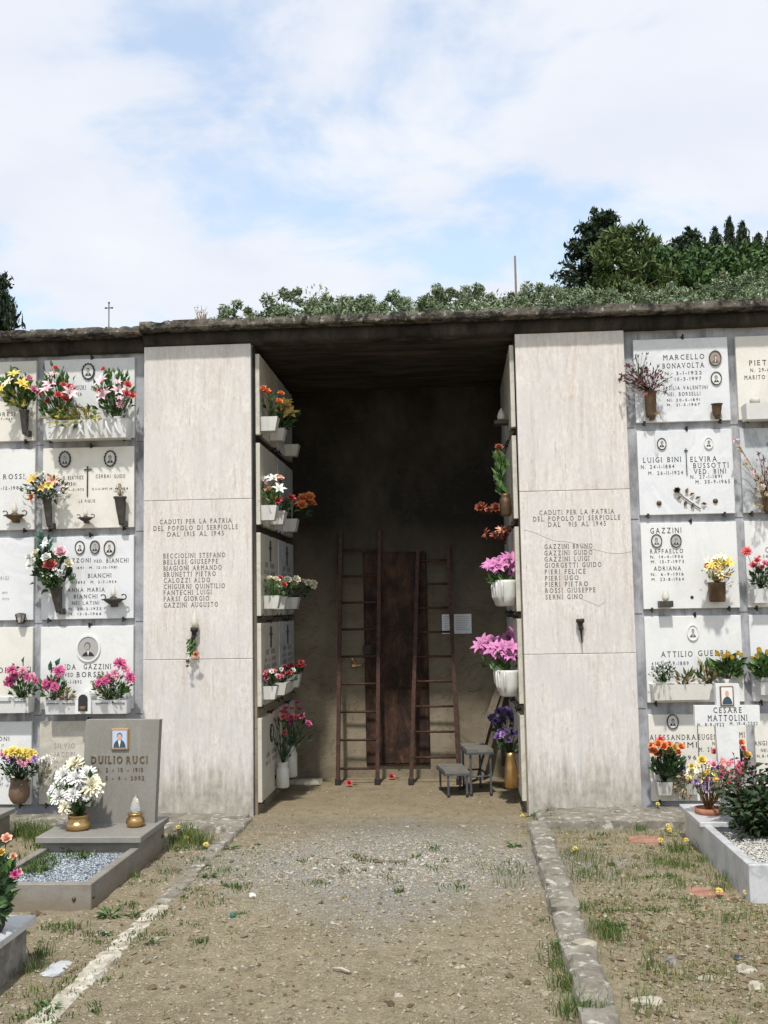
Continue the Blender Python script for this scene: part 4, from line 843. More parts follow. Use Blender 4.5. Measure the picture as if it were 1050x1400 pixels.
t, tr = trough('long white planter with arched opening below round portrait', 60, 173, 958, 976, taper=.02, slots=5)
x0, x1, z0, z1, yf = tr
ap = at(114, 972, yf-.002); k = mpp(ap); ab = MB(); rr = 11*k; ht = 16*k
pol = [(ap.x-rr, ap.z-.02), (ap.x+rr, ap.z-.02), (ap.x+rr, ap.z+ht)]+[(ap.x+rr*math.cos(a), ap.z+ht+rr*math.sin(a)) for a in np.linspace(.3, PI-.3, 7)]+[(ap.x-rr, ap.z+ht)]
ab.prism(pol, yf-.012, FY); ab.build('arch_block', 'marble_white', t)
rr = 6.6*k; pol = [(ap.x-rr, ap.z), (ap.x+rr, ap.z), (ap.x+rr, ap.z+ht)]+[(ap.x+rr*math.cos(a), ap.z+ht+rr*math.sin(a)) for a in np.linspace(.3, PI-.3, 7)]+[(ap.x-rr, ap.z+ht)]
ab = MB(); ab.prism(pol, yf-.0145, yf-.010); ab.build('arch_dark_plate', 'photo_dark', t)  # flat dark plate, its colour stands in for shade inside the arch
ab = MB(); ab.lathe([(rr*.6, 0), (rr*.7, .03), (rr*.5, .034)], (ap.x, yf-.016, ap.z+.002), 8); ab.build('candle_holder', 'clay_brown', t)
lastb = bouquet('magenta flowers left of the arched opening, fourth row', Vector((at(73, 955, yf+.05).x, yf+.05, z1-.01)), [(80, 918, 'chrys', 'p_magenta', 17), (68, 936, 'chrys', 'p_magenta', 17), (75, 939, 'chrys', 'p_magenta', 15), (62, 934, 'chrys', 'p_magenta', 12), (84, 914, 'chrys', 'p_pink', 12)], (72, 940, 19, 16), 'leaf_green', 60, .045, .45, .12)
sprig(lastb, (70, 911, 13, 9), 'leaf_bluegreen', 7, .06, .6, FY-.08)
bouquet('withered yellow leaves beside the arched opening', Vector((at(92, 958, yf+.04).x, yf+.04, z1-.01)), [], (90, 949, 14, 9), 'leaf_dry', 40, .035, .4, .08, lmat2='leaf_yellow', name='potted_plant', cat='plant')
bouquet('magenta flowers right of the arched opening, fourth row', Vector((at(148, 955, yf+.05).x, yf+.05, z1-.01)), [(164, 907, 'chrys', 'p_magenta', 18), (178, 926, 'chrys', 'p_magenta', 15), (150, 927, 'chrys', 'p_magenta', 16), (135, 933, 'chrys', 'p_magenta', 15), (172, 915, 'chrys', 'p_pink', 13), (143, 931, 'chrys', 'p_magenta', 13), (157, 921, 'chrys', 'p_pink', 13), (133, 938, 'carn', 'p_magenta', 9)], (152, 940, 25, 18), 'leaf_green', 100, .045, .45, .13, lmat2='leaf_dry', nl2=.15)
# brown pot, A5
c = at(26, 1098, FY-.09); t = thing('flower_pot', c, 'brown round bellied pot at left edge, bottom row', 'pot')
mb = MB(); k = mpp(c); mb.lathe([(8*k, 0), (11*k, 4*k), (14*k, 11*k), (13.5*k, 19*k), (11.5*k, 27*k), (13*k, 33*k), (11*k, 33*k), (10*k, 28*k)], c, 16); mb.build('body', 'clay_brown', t)
kb_ = MB(); kb_.box(c.x-.03, c.x+.03, c.y, FY+.002, c.z+.02, c.z+.05); kb_.build('bracket', 'black_iron', t)
bouquet('yellow and pink chrysanthemums massed in brown pot at left edge', c+Vector((0, 0, 30*k)), [(9, 1030, 'chrys', 'p_yellow', 15), (17, 1027, 'chrys', 'p_yellow', 14), (25, 1028, 'chrys', 'p_yellow', 15), (34, 1030, 'chrys', 'p_yellow', 15), (43, 1031, 'chrys', 'p_yellow', 15), (30, 1035, 'chrys', 'p_yellow', 12)]+[(x, y, 'carn', 'p_pink' if i % 2 else 'p_mauve', 9) for i, (x, y) in enumerate(((6, 1037), (14, 1036), (20, 1040), (27, 1042), (33, 1040), (39, 1041), (46, 1037), (32, 1046), (48, 1041), (3, 1032), (11, 1042)))], (26, 1050, 26, 17), 'leaf_dark', 150, .045, .3, .18, lmat2='leaf_green', nl2=.3)
bouquet('faded white flowers drooping beside the brown pot', c+Vector((.14, .02, 22*k)), [(55, 1038, 'dry', 'p_white', 12), (62, 1035, 'dry', 'p_white', 13), (70, 1040, 'dry', 'p_white', 11), (58, 1046, 'dry', 'p_cream', 12), (66, 1033, 'dry', 'p_white', 10), (74, 1036, 'dry', 'p_cream', 9)], (60, 1052, 10, 16), 'leaf_pale', 45, .04, .4, .09, lmat2='leaf_dry', cat='dried flowers')
# --- right columns
v, m_ = wall_vase('bronze wall vase holding dried dark red flowers, right top row', 889, 535, 18, 890, 571, 13, 'bronze_brown')
lastb = bouquet('dried dark red flowers spreading from bronze vase, right top row', m_, [(850, 513, 'dry', 'p_dark', 14), (858, 500, 'dry', 'p_dark', 15), (866, 507, 'dry', 'p_dark', 17), (847, 520, 'dry', 'p_dark', 10), (874, 515, 'dry', 'p_dark', 15), (884, 506, 'dry', 'p_dark', 14), (889, 513, 'dry', 'p_dark', 15), (897, 512, 'dry', 'p_dark', 11), (905, 516, 'dry', 'p_dark', 9), (912, 522, 'dry', 'p_dark', 8), (880, 524, 'dry', 'p_dark', 14), (896, 524, 'dry', 'p_dark', 12), (869, 490, 'dry', 'p_dark', 9), (900, 500, 'dry', 'p_dark', 7), (910, 536, 'dry', 'p_dark', 9), (866, 522, 'dry', 'p_dark', 12), (899, 565, 'dry', 'p_dry', 10), (883, 539, 'dry', 'p_rust', 12)], (882, 518, 30, 16), 'leaf_darkred', 110, .03, .35, .12, cat='dried flowers')
sprig(lastb, (874, 500, 12, 17), 'leaf_dark', 26, .03, .35, FY-.08, 'twig_spray')
v, m_ = wall_vase('small empty bronze cup, right top row', 980, 552, 16, 980, 569, 10, 'bronze_brown')
# C3 lamp and pot
c = at(910, 826, FY-.05); t = thing('grave_lamp', c, 'square bracket lamp with glass flame on third row plaque', 'lamp', 'lamps on the plaques'); k = mpp(c)
mb = MB(); mb.box(c.x-9*k, c.x+9*k, c.y-.045, FY+.002, c.z-4*k, c.z+4.5*k, 0, .003); mb.build('bracket', 'bronze_dark', t)
mb = MB(); flame(mb, c+Vector((0, -.01, 4.5*k)), 17*k, 5*k); mb.build('glass_flame', 'glass_frost', t)
c = at(981, 823, FY-.075); t = thing('flower_pot', c, 'brown wrapped pot of yellow flowers, third row at right', 'pot'); k = mpp(c)
mb = MB(); mb.lathe([(10*k, 0), (11*k, 2*k), (12*k, 24*k), (12.6*k, 27*k), (11*k, 27*k), (10*k, 22*k)], c, 14); mb.build('body', 'bronze_brown', t)
kb_ = MB(); kb_.box(c.x-.025, c.x+.025, c.y, FY+.002, c.z+.01, c.z+.04); kb_.build('bracket', 'black_iron', t)
bl = []
rs = random.Random(3)
for i in range(20):
    a = rs.uniform(0, 6.28); q = math.sqrt(rs.random()); bl.append((984+19*q*math.cos(a), 777+15*q*math.sin(a), 'lily', rs.choice(['p_yellow', 'p_yellow', 'p_gold', 'p_cream']), 12))
bouquet('ball of small yellow flowers in brown wrapped pot', c+Vector((0, 0, 26*k)), bl+[(966, 773, 'rose', 'p_peach', 8), (998, 786, 'rose', 'p_orange', 6)], (984, 779, 20, 16), 'leaf_yellow', 60, .03, .4, .15, lmat2='leaf_green', nl2=.5)
# C4 planter
t, tr = trough('long tapering white marble planter, fourth row at right', 892.5, 974, 936.5, 957, taper=.08, dep=.14, mat='marble_cream')
x0, x1, z0, z1, yf = tr
pb = MB(); q = at(906, 935, yf+.06); k = mpp(q); pb.lathe([(7*k, -6*k), (9*k, -1*k), (10*k, 3*k), (8*k, 3*k)], q, 12); pb.build('insert_pot', 'white_plastic', t)
bouquet('small white flowered plant in pot at left end of planter', Vector((q.x, yf+.06, q.z)), [(893, 914, 'bud', 'p_white', 7), (897, 926, 'bud', 'p_white', 8), (907, 918, 'cluster', 'p_white', 9), (911, 926, 'bud', 'p_white', 8), (917, 925, 'bud', 'p_white', 7), (902, 922, 'bud', 'p_white', 7), (899, 909, 'cluster', 'p_white', 7), (908, 907, 'cluster', 'p_white', 7)], (905, 918, 15, 14), 'leaf_dark', 90, .03, .4, .13, name='potted_plant', lmat2='leaf_green', cat='plant')
bouquet('reddish green spiky succulent in middle of planter', Vector((at(940, 937, yf+.06).x, yf+.06, z1-.012)), [], (937, 925, 14, 10), 'leaf_dry', 22, .07, .28, .10, name='potted_plant', lmat2='leaf_green', cat='plant', stems=False)
bouquet('tall pale green spiky succulent near yellow tulips', Vector((at(968, 937, yf+.06).x, yf+.06, z1-.012)), [], (966, 920, 12, 18), 'leaf_green', 34, .085, .22, .09, name='potted_plant', lmat2='leaf_dry', cat='plant', stems=False)
c = at(996, 940, FY-.07); t = thing('flower_pot', c, 'white pot of yellow tulips beside the long planter', 'pot'); k = mpp(c)
mb = MB(); mb.lathe([(7*k, -2*k), (9*k, 0), (10*k, 12*k), (8.5*k, 12*k)], c, 12); mb.box(c.x-.02, c.x+.02, c.y, FY+.002, c.z, c.z+.03); mb.build('body', 'white_plastic', t)
bouquet('yellow tulips with broad leaves above the white cross', c+Vector((0, 0, 11*k)), [(983, 896, 'tulip', 'p_yellow', 13), (994, 898, 'tulip', 'p_yellow', 13), (1007, 895, 'tulip', 'p_yellow', 13), (1001, 901, 'tulip', 'p_yellow', 11), (1012, 898, 'tulip', 'p_yellow', 10), (989, 900, 'tulip', 'p_yellow', 10)], (997, 913, 20, 14), 'leaf_green', 50, .075, .55, .14, lmat2='leaf_dark')
# C5 pots
def box_pot(label, px0, px1, py0, py1, yw=FY, dep=.11, mat='white_glaze', group='white box pots'): return trough(label, px0, px1, py0, py1, yw, dep, mat, .22, 0, group)
t, tr = box_pot('white box pot under orange roses, bottom row right', 898.5, 921, 1070, 1088)
c = Vector(((tr[0]+tr[1])/2, tr[4]+.06, tr[3]))
bouquet('orange and red roses in white box pot, bottom row right', c, [(893, 1027, 'rose', 'p_orange', 13), (900, 1018, 'rose', 'p_orange', 12), (908, 1021, 'rose', 'p_orange', 13), (915, 1018, 'rose', 'p_orange', 12), (922, 1023, 'rose', 'p_gold', 12), (931, 1022, 'rose', 'p_orange', 12), (903, 1012, 'carn', 'p_coral', 13), (890, 1019, 'rose', 'p_orange', 10), (899, 1031, 'rose', 'p_orange', 10), (912, 1028, 'rose', 'p_gold', 10), (926, 1029, 'rose', 'p_orange', 9)], (912, 1043, 21, 20), 'leaf_dark', 110, .055, .5, .15)
t, tr = box_pot('white box pot with withered plant beside marble tomb', 937, 957, 1072, 1087)
bouquet('withered pale stems hanging from white box pot', Vector(((tr[0]+tr[1])/2, tr[4]+.05, tr[3])), [(928, 1062, 'dry', 'p_dry', 9), (936, 1055, 'dry', 'p_mauve', 8), (945, 1058, 'dry', 'p_dry', 8), (924, 1070, 'dry', 'p_dry', 8), (930, 1090, 'dry', 'p_dry', 9), (942, 1092, 'dry', 'p_dry', 8)], (934, 1074, 15, 20), 'leaf_dry', 60, .04, .3, .10, lmat2='leaf_dark', cat='dried flowers', droop=.3)
t, tr = box_pot('white box pot half hidden behind the marble cross', 1004, 1024, 1072, 1088)
bouquet('orange roses showing behind the marble cross', Vector(((tr[0]+tr[1])/2-.04, tr[4]+.06, tr[3])), [(1013, 1016, 'rose', 'p_orange', 12), (1021, 1033, 'rose', 'p_gold', 12), (1016, 1024, 'rose', 'p_coral', 10), (977, 1028, 'rose', 'p_coral', 12), (982, 1022, 'rose', 'p_orange', 10), (1000, 1015, 'rose', 'p_orange', 11)], (1005, 1042, 19, 18), 'leaf_dark', 70, .055, .5, .12)
# column D
t, tr = trough('empty white planter with small lid, right edge top row', 1020, 1076, 551, 571, dep=.14, taper=.04, mat='marble_white')
pb = MB(); q = at(1032, 549, tr[4]+.06); k = mpp(q); pb.lathe([(6.5*k, -5*k), (7*k, 2*k), (6*k, 5*k), (5*k, 5*k)], q, 12); pb.build('insert_pot', 'white_plastic', t)
v, m_ = wall_vase('dark wall vase of dried spikes, right edge second row', 1049, 672, 18, 1050, 700, 11, 'bronze_brown')
bl = [(1005+i*4.2+rs.uniform(-2, 2), 603+i*7+rs.uniform(-3, 3), 'dry', 'p_dry' if i % 3 else 'p_palepink', 10) for i in range(11)]+[(1010, 637, 'dry', 'p_dry', 8), (1016, 634, 'dry', 'p_dry', 8), (1037, 620, 'dry', 'p_dark', 10), (1044, 628, 'dry', 'p_dark', 11), (1049, 640, 'dry', 'p_rust', 10)]+[(1036+rs.uniform(-4, 14), 665+rs.uniform(0, 28), 'dry', 'p_dry', 9) for i in range(9)]
bouquet('beige and brown dried flower spikes, right edge second row', m_, bl, (1044, 650, 14, 30), 'leaf_dry', 50, .035, .3, .12, lmat2='leaf_darkred', cat='dried flowers')
t, tr = trough('square white vase with mottled side, right edge third row', 1031, 1056, 805, 824, dep=.12, taper=.1, mat='marble_white')
bouquet('red and pink carnations in white vase, right edge third row', Vector(((tr[0]+tr[1])/2, tr[4]+.06, tr[3])), [(1021, 754, 'chrys', 'p_coral', 14), (1035, 767, 'carn', 'p_coral', 12), (1045, 770, 'carn', 'p_pink', 12), (1030, 774, 'carn', 'p_coral', 12), (1041, 776, 'carn', 'p_coral', 11), (1050, 773, 'carn', 'p_coral', 12), (1038, 762, 'carn', 'p_coral', 9), (1056, 768, 'carn', 'p_coral', 12)], (1041, 788, 17, 16), 'leaf_dark', 70, .05, .3, .12)
t, tr = trough('white planter of yellow tulips at right edge, fourth row', 1040, 1090, 933, 950, dep=.14, taper=.04)
pb = MB(); q = at(1048, 932, tr[4]+.06); k = mpp(q); pb.lathe([(8*k, -5*k), (9*k, 4*k), (8*k, 6*k)], q, 12); pb.build('insert_pot', 'white_plastic', t)
bouquet('yellow tulips with broad leaves at right edge', Vector((q.x, tr[4]+.06, q.z)), [(1029, 901, 'tulip', 'p_yellow', 12), (1039, 892, 'tulip', 'p_yellow', 13), (1048, 895, 'tulip', 'p_yellow', 13), (1036, 900, 'tulip', 'p_yellow', 11), (1058, 895, 'tulip', 'p_yellow', 12)], (1043, 912, 20, 14), 'leaf_green', 50, .075, .55, .14, lmat2='leaf_dark')
# --- torches on the pillars
def torch(label, px, py, px2, py2, wp, gh):
    yc = -.045; a = at(px, py, yc); b_ = at(px2, py2, yc); k = mpp(a); t = thing('torch_lamp', b_, label, 'lamp', 'torch lamps on the pillars'); mb = MB(); d = a-b_
    n = 14; prof = [(.06, 0), (.16, .08), (.22, .3), (.34, .52), (.62, .58), (.5, .66), (.55, .8), (.95, .86), (1, .93), (.9, 1)]
    P = [b_+d*q for r_, q in prof]; mb.tube(P, [r_*wp*k/2 for r_, q in prof], 10); mb.build('shaft', 'black_iron', t)
    kb_ = MB(); q = b_+d*.72; kb_.box(q.x-.012, q.x+.012, yc, .002, q.z-.012, q.z+.012); kb_.build('bracket', 'black_iron', t)
    if gh: g = MB(); flame(g, a, gh*k, wp*k*.46); g.build('glass_flame', 'glass_frost', t)
    return t, b_, a
tL, b_, a_ = torch('black torch lamp with glass flame on the left pillar', 266, 858, 261, 894, 11, 24)
tR, b2_, a2_ = torch('black torch lamp with broken glass on the right pillar', 793, 846, 796, 880, 12, 0)
gb = MB(); k = mpp(a2_)
for i in range(7):
    a = 2*PI*i/7; gb.leaf(a2_+Vector((.022*math.cos(a), .022*math.sin(a), 0)), (0.1*math.cos(a), 0.1*math.sin(a), 1), random.uniform(.02, .07), .012, (math.cos(a), math.sin(a), 0))
gb.build('glass_shards', 'glass', tR)
bouquet('withered cream roses and ivy tied to the left torch', a_.lerp(b_, .55)+Vector((0, -.02, 0)), [(255, 893, 'dry', 'p_cream', 9), (268, 895, 'rose', 'p_peach', 10), (257, 904, 'rose', 'p_dry', 9), (256, 911, 'dry', 'p_dark', 8), (258, 899, 'dry', 'p_white', 9), (263, 898, 'dry', 'p_cream', 8)], (262, 884, 6, 13), 'leaf_green', 40, .035, .45, .05, lmat2='leaf_pale', front=-.08, nl2=.2, droop=.8)
# ================================================================== INSIDE THE NICHE
def side_pot(label, side, y, zb, w_, h_, dep, mat='white_glaze', jar=False, group='pots on the niche walls'):
    """pot hung on a side wall; side -1 left wall, +1 right wall"""
    xw = -1.485 if side < 0 else .455; s_ = -side; xc = xw+s_*(dep/2+.004)
    t = thing('wall_pot', (xc, y, zb), label, 'pot', group); mb = MB()
    if jar:
        r_ = dep*.46; mb.lathe([(r_*.8, 0), (r_, .01), (r_, h_*.75), (r_*.78, h_*.84), (r_*.84, h_*.88), (r_*.84, h_), (r_*.7, h_)], (xc, y, zb), 14)
    else:
        a, b_ = sorted((xw+s_*.003, xw+s_*dep)); q = .012; c_, d_ = sorted((xw+s_*.003, xw+s_*(dep-.022)))
        vs = [(c_, y-w_/2+q, zb), (d_, y-w_/2+q, zb), (d_, y+w_/2-q, zb), (c_, y+w_/2-q, zb), (a, y-w_/2, zb+h_), (b_, y-w_/2, zb+h_), (b_, y+w_/2, zb+h_), (a, y+w_/2, zb+h_)]
        i_ = [(a+q, y-w_/2+q, zb+h_), (b_-q, y-w_/2+q, zb+h_), (b_-q, y+w_/2-q, zb+h_), (a+q, y+w_/2-q, zb+h_)]; j_ = [(p[0], p[1], zb+h_-.03) for p in i_]
        mb.add(vs+i_+j_, [[3, 2, 1, 0], [0, 1, 5, 4], [1, 2, 6, 5], [2, 3, 7, 6], [3, 0, 4, 7], [4, 5, 9, 8], [5, 6, 10, 9], [6, 7, 11, 10], [7, 4, 8, 11], [8, 9, 13, 12], [9, 10, 14, 13], [10, 11, 15, 14], [11, 8, 12, 15], [12, 13, 14, 15]])
    mb.build('body', mat, t)
    br = MB(); a, b_ = sorted((xw-s_*.002, xc)); br.box(a, b_, y-.008, y+.008, zb+h_*.35, zb+h_*.5); br.build('bracket', 'black_iron', t)
    return Vector((xc, y, zb+h_-.01))
def wbouquet(label, mouth, items, spread, height, leaf='leaf_green', nleaf=30, lsize=.05, lw=.45, lmat2=None, cat='flowers', stems=True, group='flowers inside the niche', lean=0, name='flower_bouquet'):
    """bouquet given in metres: items (kind, colour, size, count)"""
    root = thing(name, mouth, label, cat, group); mb = MB(); rs = random
    for kind, colr, sz, n in items:
        for i in range(n):
            a = rs.uniform(0, 6.28); q = math.sqrt(rs.random())*spread; h = height*rs.uniform(.55, 1.05)
            p = mouth+Vector((q*math.cos(a)+lean, q*math.sin(a), h)); d = Vector((math.cos(a)*q*4, math.sin(a)*q*4-.55, .6))
            put_bloom(root, p, d, sz, kind, colr)
            if stems: mb.tube([mouth-Vector((0, 0, .02)), mouth.lerp(p, .6)+Vector((0, 0, .02)), p], .0022, 4)
    for i in range(nleaf):
        a = rs.uniform(0, 6.28); q = math.sqrt(rs.random())*spread*1.05; p = mouth+Vector((q*math.cos(a)+lean*.6, q*math.sin(a), height*rs.uniform(.1, .85)))
        d = (p-mouth)+Vector((rs.uniform(-.05, .05), rs.uniform(-.05, .05), rs.uniform(-.02, .06))); mb.leaf(p-d.normalized()*lsize*.5, d, lsize*rs.uniform(.7, 1.2), lsize*lw, None, 1 if (lmat2 and rs.random() < .35) else 0); mb.tube([mouth, p], .0014, 3)
    mb.build('foliage', [leaf, lmat2 or leaf], root, rnd=True); return root
W1 = 'on left niche wall'
q = side_pot('white box pot on left niche wall, top row, nearest the opening', -1, .14, 2.915, .12, .11, .135); wbouquet('small orange roses on left niche wall, top row', q, [('rose', 'p_orange', .065, 6)], .085, .24, 'leaf_dark', 26, .06)
q = side_pot('white box pot on left niche wall, top row, second from opening', -1, .52, 2.90, .12, .10, .13); wbouquet('large yellow lilies with dark leaves on left niche wall, top row', q, [('lily', 'p_gold', .15, 6)], .12, .18, 'leaf_dark', 50, .09, lean=.08)
q = side_pot('white box pot on left niche wall, top row, deep inside', -1, 1.25, 2.88, .12, .10, .13)
q = side_pot('white box pot on left niche wall, second row, nearest the opening', -1, .13, 2.215, .12, .115, .125); wbouquet('white lilies and a peach rose on left niche wall, second row', q, [('rose', 'p_peach', .09, 2), ('lily', 'p_white', .105, 4), ('bud', 'p_palepink', .06, 3)], .10, .23, 'leaf_green', 34, .07)
q = side_pot('white box pot on left niche wall, second row, second from opening', -1, .50, 2.21, .14, .11, .13); wbouquet('red carnations and white buds on left niche wall, second row', q, [('carn', 'p_red', .09, 5), ('bud', 'p_white', .05, 3)], .13, .15, 'leaf_dark', 30, .05, lean=.03)
q = side_pot('white box pot on left niche wall, second row, deep inside', -1, 1.15, 2.20, .14, .11, .13); wbouquet('orange and red dim flowers deep on left niche wall, second row', q, [('rose', 'p_orange', .10, 4), ('rose', 'p_red', .09, 3)], .15, .20, 'leaf_dark', 30, .06, lean=.06)
q = side_pot('white box pot on left niche wall, third row, nearest the opening', -1, .20, 1.535, .12, .10, .13); wbouquet('cream roses and a red bud on left niche wall, third row', q, [('rose', 'p_cream', .06, 5), ('rose', 'p_red', .055, 2)], .10, .15, 'leaf_green', 28, .05)
q = side_pot('white box pot on left niche wall, third row, second from opening', -1, .52, 1.53, .12, .10, .13); wbouquet('pale yellow roses on left niche wall, third row', q, [('rose', 'p_cream', .07, 6)], .12, .17, 'leaf_green', 34, .06, lean=.02)
q = side_pot('white box pot on left niche wall, third row, deep inside', -1, 1.18, 1.53, .14, .10, .13); wbouquet('pale roses deep on left niche wall, third row', q, [('rose', 'p_cream', .07, 5)], .13, .16, 'leaf_dark', 26, .06, lean=.07)
q = side_pot('white box pot on left niche wall, fourth row, nearest the opening', -1, .16, .845, .11, .10, .11); wbouquet('pink and white small flowers on left niche wall, fourth row', q, [('carn', 'p_magenta', .06, 4), ('carn', 'p_white', .05, 3), ('carn', 'p_coral', .055, 4)], .085, .12, 'leaf_dark', 34, .045)
q = side_pot('long white planter on left niche wall, fourth row', -1, .52, .86, .42, .095, .15); wbouquet('red begonias in long planter on left niche wall, fourth row', q, [('carn', 'p_red', .06, 6), ('carn', 'p_white', .045, 3)], .12, .11, 'leaf_dark', 40, .05)
q = side_pot('white box pot on left niche wall, fourth row, deep inside', -1, 1.15, .86, .12, .11, .14); wbouquet('dark red flowers deep on left niche wall, fourth row', q, [('carn', 'p_red', .07, 6)], .09, .13, 'leaf_dark', 30, .05)
q = side_pot('white plastic jar hung near floor on left niche wall', -1, .62, .10, .1, .20, .115, 'white_plastic', True, 'plastic jars near the niche floor')
wbouquet('tall red carnations in white jar on left niche wall', q, [('carn', 'p_coral', .075, 8)], .11, .42, 'leaf_dark', 46, .07, .25, lean=.03)
q = side_pot('second white plastic jar behind, near floor on left niche wall', -1, 1.02, .12, .1, .26, .12, 'white_plastic', True, 'plastic jars near the niche floor')
wbouquet('deep pink carnations leaning out of second jar', q, [('carn', 'p_magenta', .08, 9)], .13, .34, 'leaf_dark', 46, .07, .25, lean=.07)
# right wall
c = Vector((.40, .45, at(688, 575, .45).z)); t = thing('grave_lamp', c, 'glass flame lamp on dark bracket, right niche wall', 'lamp')
mb = MB(); mb.box(.34, .457, .40, .50, c.z-.035, c.z, 0, .006); mb.build('bracket', 'bronze_dark', t); mb = MB(); flame(mb, c, .105, .034); mb.build('glass_flame', 'glass_frost', t)
q = side_pot('bronze vase on right niche wall, second row', 1, .20, 2.215, .1, .17, .10, 'bronze_brown', True); wbouquet('two orange roses with large green leaves, right niche wall', q, [('bud', 'p_orange', .07, 1), ('rose', 'p_rust', .07, 1)], .05, .38, 'leaf_green', 24, .11, .45, lean=-.05)
wbouquet('dried red roses hanging on right niche wall, second row', Vector((.40, .75, 2.28)), [('rose', 'p_rust', .10, 7), ('dry', 'p_rust', .1, 5)], .14, .05, 'leaf_darkred', 30, .05, lean=-.06, cat='dried flowers')
wbouquet('drooping rust red dried flowers, right niche wall', Vector((.40, .3, 2.02)), [('dry', 'p_rust', .11, 6), ('dry', 'p_peach', .09, 2)], .09, .1, 'leaf_darkred', 20, .05, lean=-.07, cat='dried flowers')
def drape_pot(label, y, zb):
    xw = .455; t = thing('wall_pot', (.38, y, zb), label, 'pot', 'pots on the niche walls'); mb = MB()
    prof = [(.058, 0), (.082, .012), (.096, .08), (.103, .18), (.10, .2), (.088, .2), (.08, .16)]; mb.lathe(prof, (.385, y, zb), 16, 0, .85, 1)
    for i in range(len(mb.v)): mb.v[i].x = min(mb.v[i].x, xw+.002)
    mb.build('body', 'white_glaze', t)
    for k in range(5):
        fb = MB(); a = PI*(.62+.19*k); P = [Vector((.385+math.cos(a)*r_*.85, y+math.sin(a)*r_*1.02, zb+z_)) for r_, z_ in ((.106, .19), (.106, .15), (.10, .08), (.08, .03))]; fb.tube(P, [.006, .011, .011, .004], 5); fb.build('drapery_fold', 'white_glaze', t)
    return Vector((.375, y, zb+.18))
q = drape_pot('white draped pot of pink lilies, right niche wall, third row', .18, 1.52); wbouquet('bright pink lilies in draped pot, right niche wall, third row', q, [('lily', 'p_lilac', .13, 9), ('chrys', 'p_lilac', .10, 6)], .09, .17, 'leaf_green', 20, .07, lean=-.02)
q = drape_pot('white draped pot deeper on right niche wall, third row', .62, 1.52); wbouquet('shaded pink lilies deeper on right niche wall, third row', q, [('lily', 'p_lilac', .14, 7), ('chrys', 'p_lilac', .10, 6)], .105, .15, 'leaf_green', 20, .07, lean=-.03)
q = drape_pot('white draped pot of pink lilies, right niche wall, fourth row', .2, .84); wbouquet('bright pink lilies in draped pot, right niche wall, fourth row', q, [('lily', 'p_lilac', .13, 10), ('chrys', 'p_lilac', .10, 7)], .10, .18, 'leaf_green', 20, .07, lean=-.03)
q = drape_pot('white draped pot deeper on right niche wall, fourth row', .62, .84); wbouquet('shaded pink lilies deeper on right niche wall, fourth row', q, [('lily', 'p_lilac', .15, 8), ('chrys', 'p_lilac', .12, 8)], .14, .25, 'leaf_green', 20, .07, lean=-.06)
t = thing('wall_pot', (.395, .42, .12), 'tall brass vase near floor on right niche wall', 'vase'); mb = MB(); mb.lathe([(.035, 0), (.05, .01), (.055, .06), (.048, .16), (.034, .24), (.042, .27), (.036, .27)], (.395, .42, .12), 14); mb.box(.395, .457, .41, .43, .2, .225); mb.build('body', 'brass', t)
wbouquet('purple and lilac flowers in brass vase, right niche wall', Vector((.395, .42, .38)), [('carn', 'p_purple', .08, 6), ('carn', 'p_mauve', .07, 7)], .10, .17, 'leaf_dark', 34, .06, lean=-.03)
q = side_pot('dark wall vase deeper near floor on right niche wall', 1, 1.0, .2, .1, .26, .11, 'bronze_dark', True); wbouquet('dark purple flowers deeper on right niche wall', q, [('carn', 'p_purple', .09, 9)], .11, .2, 'leaf_dark', 30, .06, lean=-.04)
# --- ladders
def ladder(label, bl, br, tl, tr, n, z_first, z_last):
    t = thing('ladder', (Vector(bl)+Vector(br))/2, label, 'ladder', 'iron ladders leaning in the niche')
    for a, b_ in ((bl, tl), (br, tr)):
        mb = MB(); a, b_ = Vector(a), Vector(b_); d = (b_-a).normalized(); sd = Vector((1, 0, 0)); up = d.cross(sd).normalized(); hw, hd = .0165, .022
        vs = []
        for p in (a, b_):
            for i, j in ((-1, -1), (1, -1), (1, 1), (-1, 1)): vs.append(p+sd*hw*i+up*hd*j)
        mb.add(vs, [[0, 1, 5, 4], [1, 2, 6, 5], [2, 3, 7, 6], [3, 0, 4, 7], [4, 5, 6, 7], [3, 2, 1, 0]]); mb.build('stile', 'rust_ladder', t)
        f_ = MB(); f_.box(a.x-.024, a.x+.024, a.y-.03, a.y+.03, -.006, .05, 0, .004); f_.build('foot', 'black_iron', t)
    for i in range(n):
        z_ = z_first+(z_last-z_first)*i/(n-1); q = z_/tl[2]; a = Vector(bl).lerp(Vector(tl), q); b_ = Vector(br).lerp(Vector(tr), z_/tr[2]); mb = MB(); mb.tube([a, b_], .0105, 8); mb.build('rung', 'rust_ladder', t)
ladder('taller rusty ladder leaning left of the iron door', (-1.065, 1.37, 0), (-.718, 1.36, 0), (-1.045, 1.712, 2.235), (-.685, 1.712, 2.235), 9, .13, 2.06)
ladder('tapering rusty ladder leaning across right half of the iron door', (-.424, 1.35, 0), (-.01, 1.345, 0), (-.335, 1.70, 2.04), (-.062, 1.70, 2.09), 9, .22, 1.95)
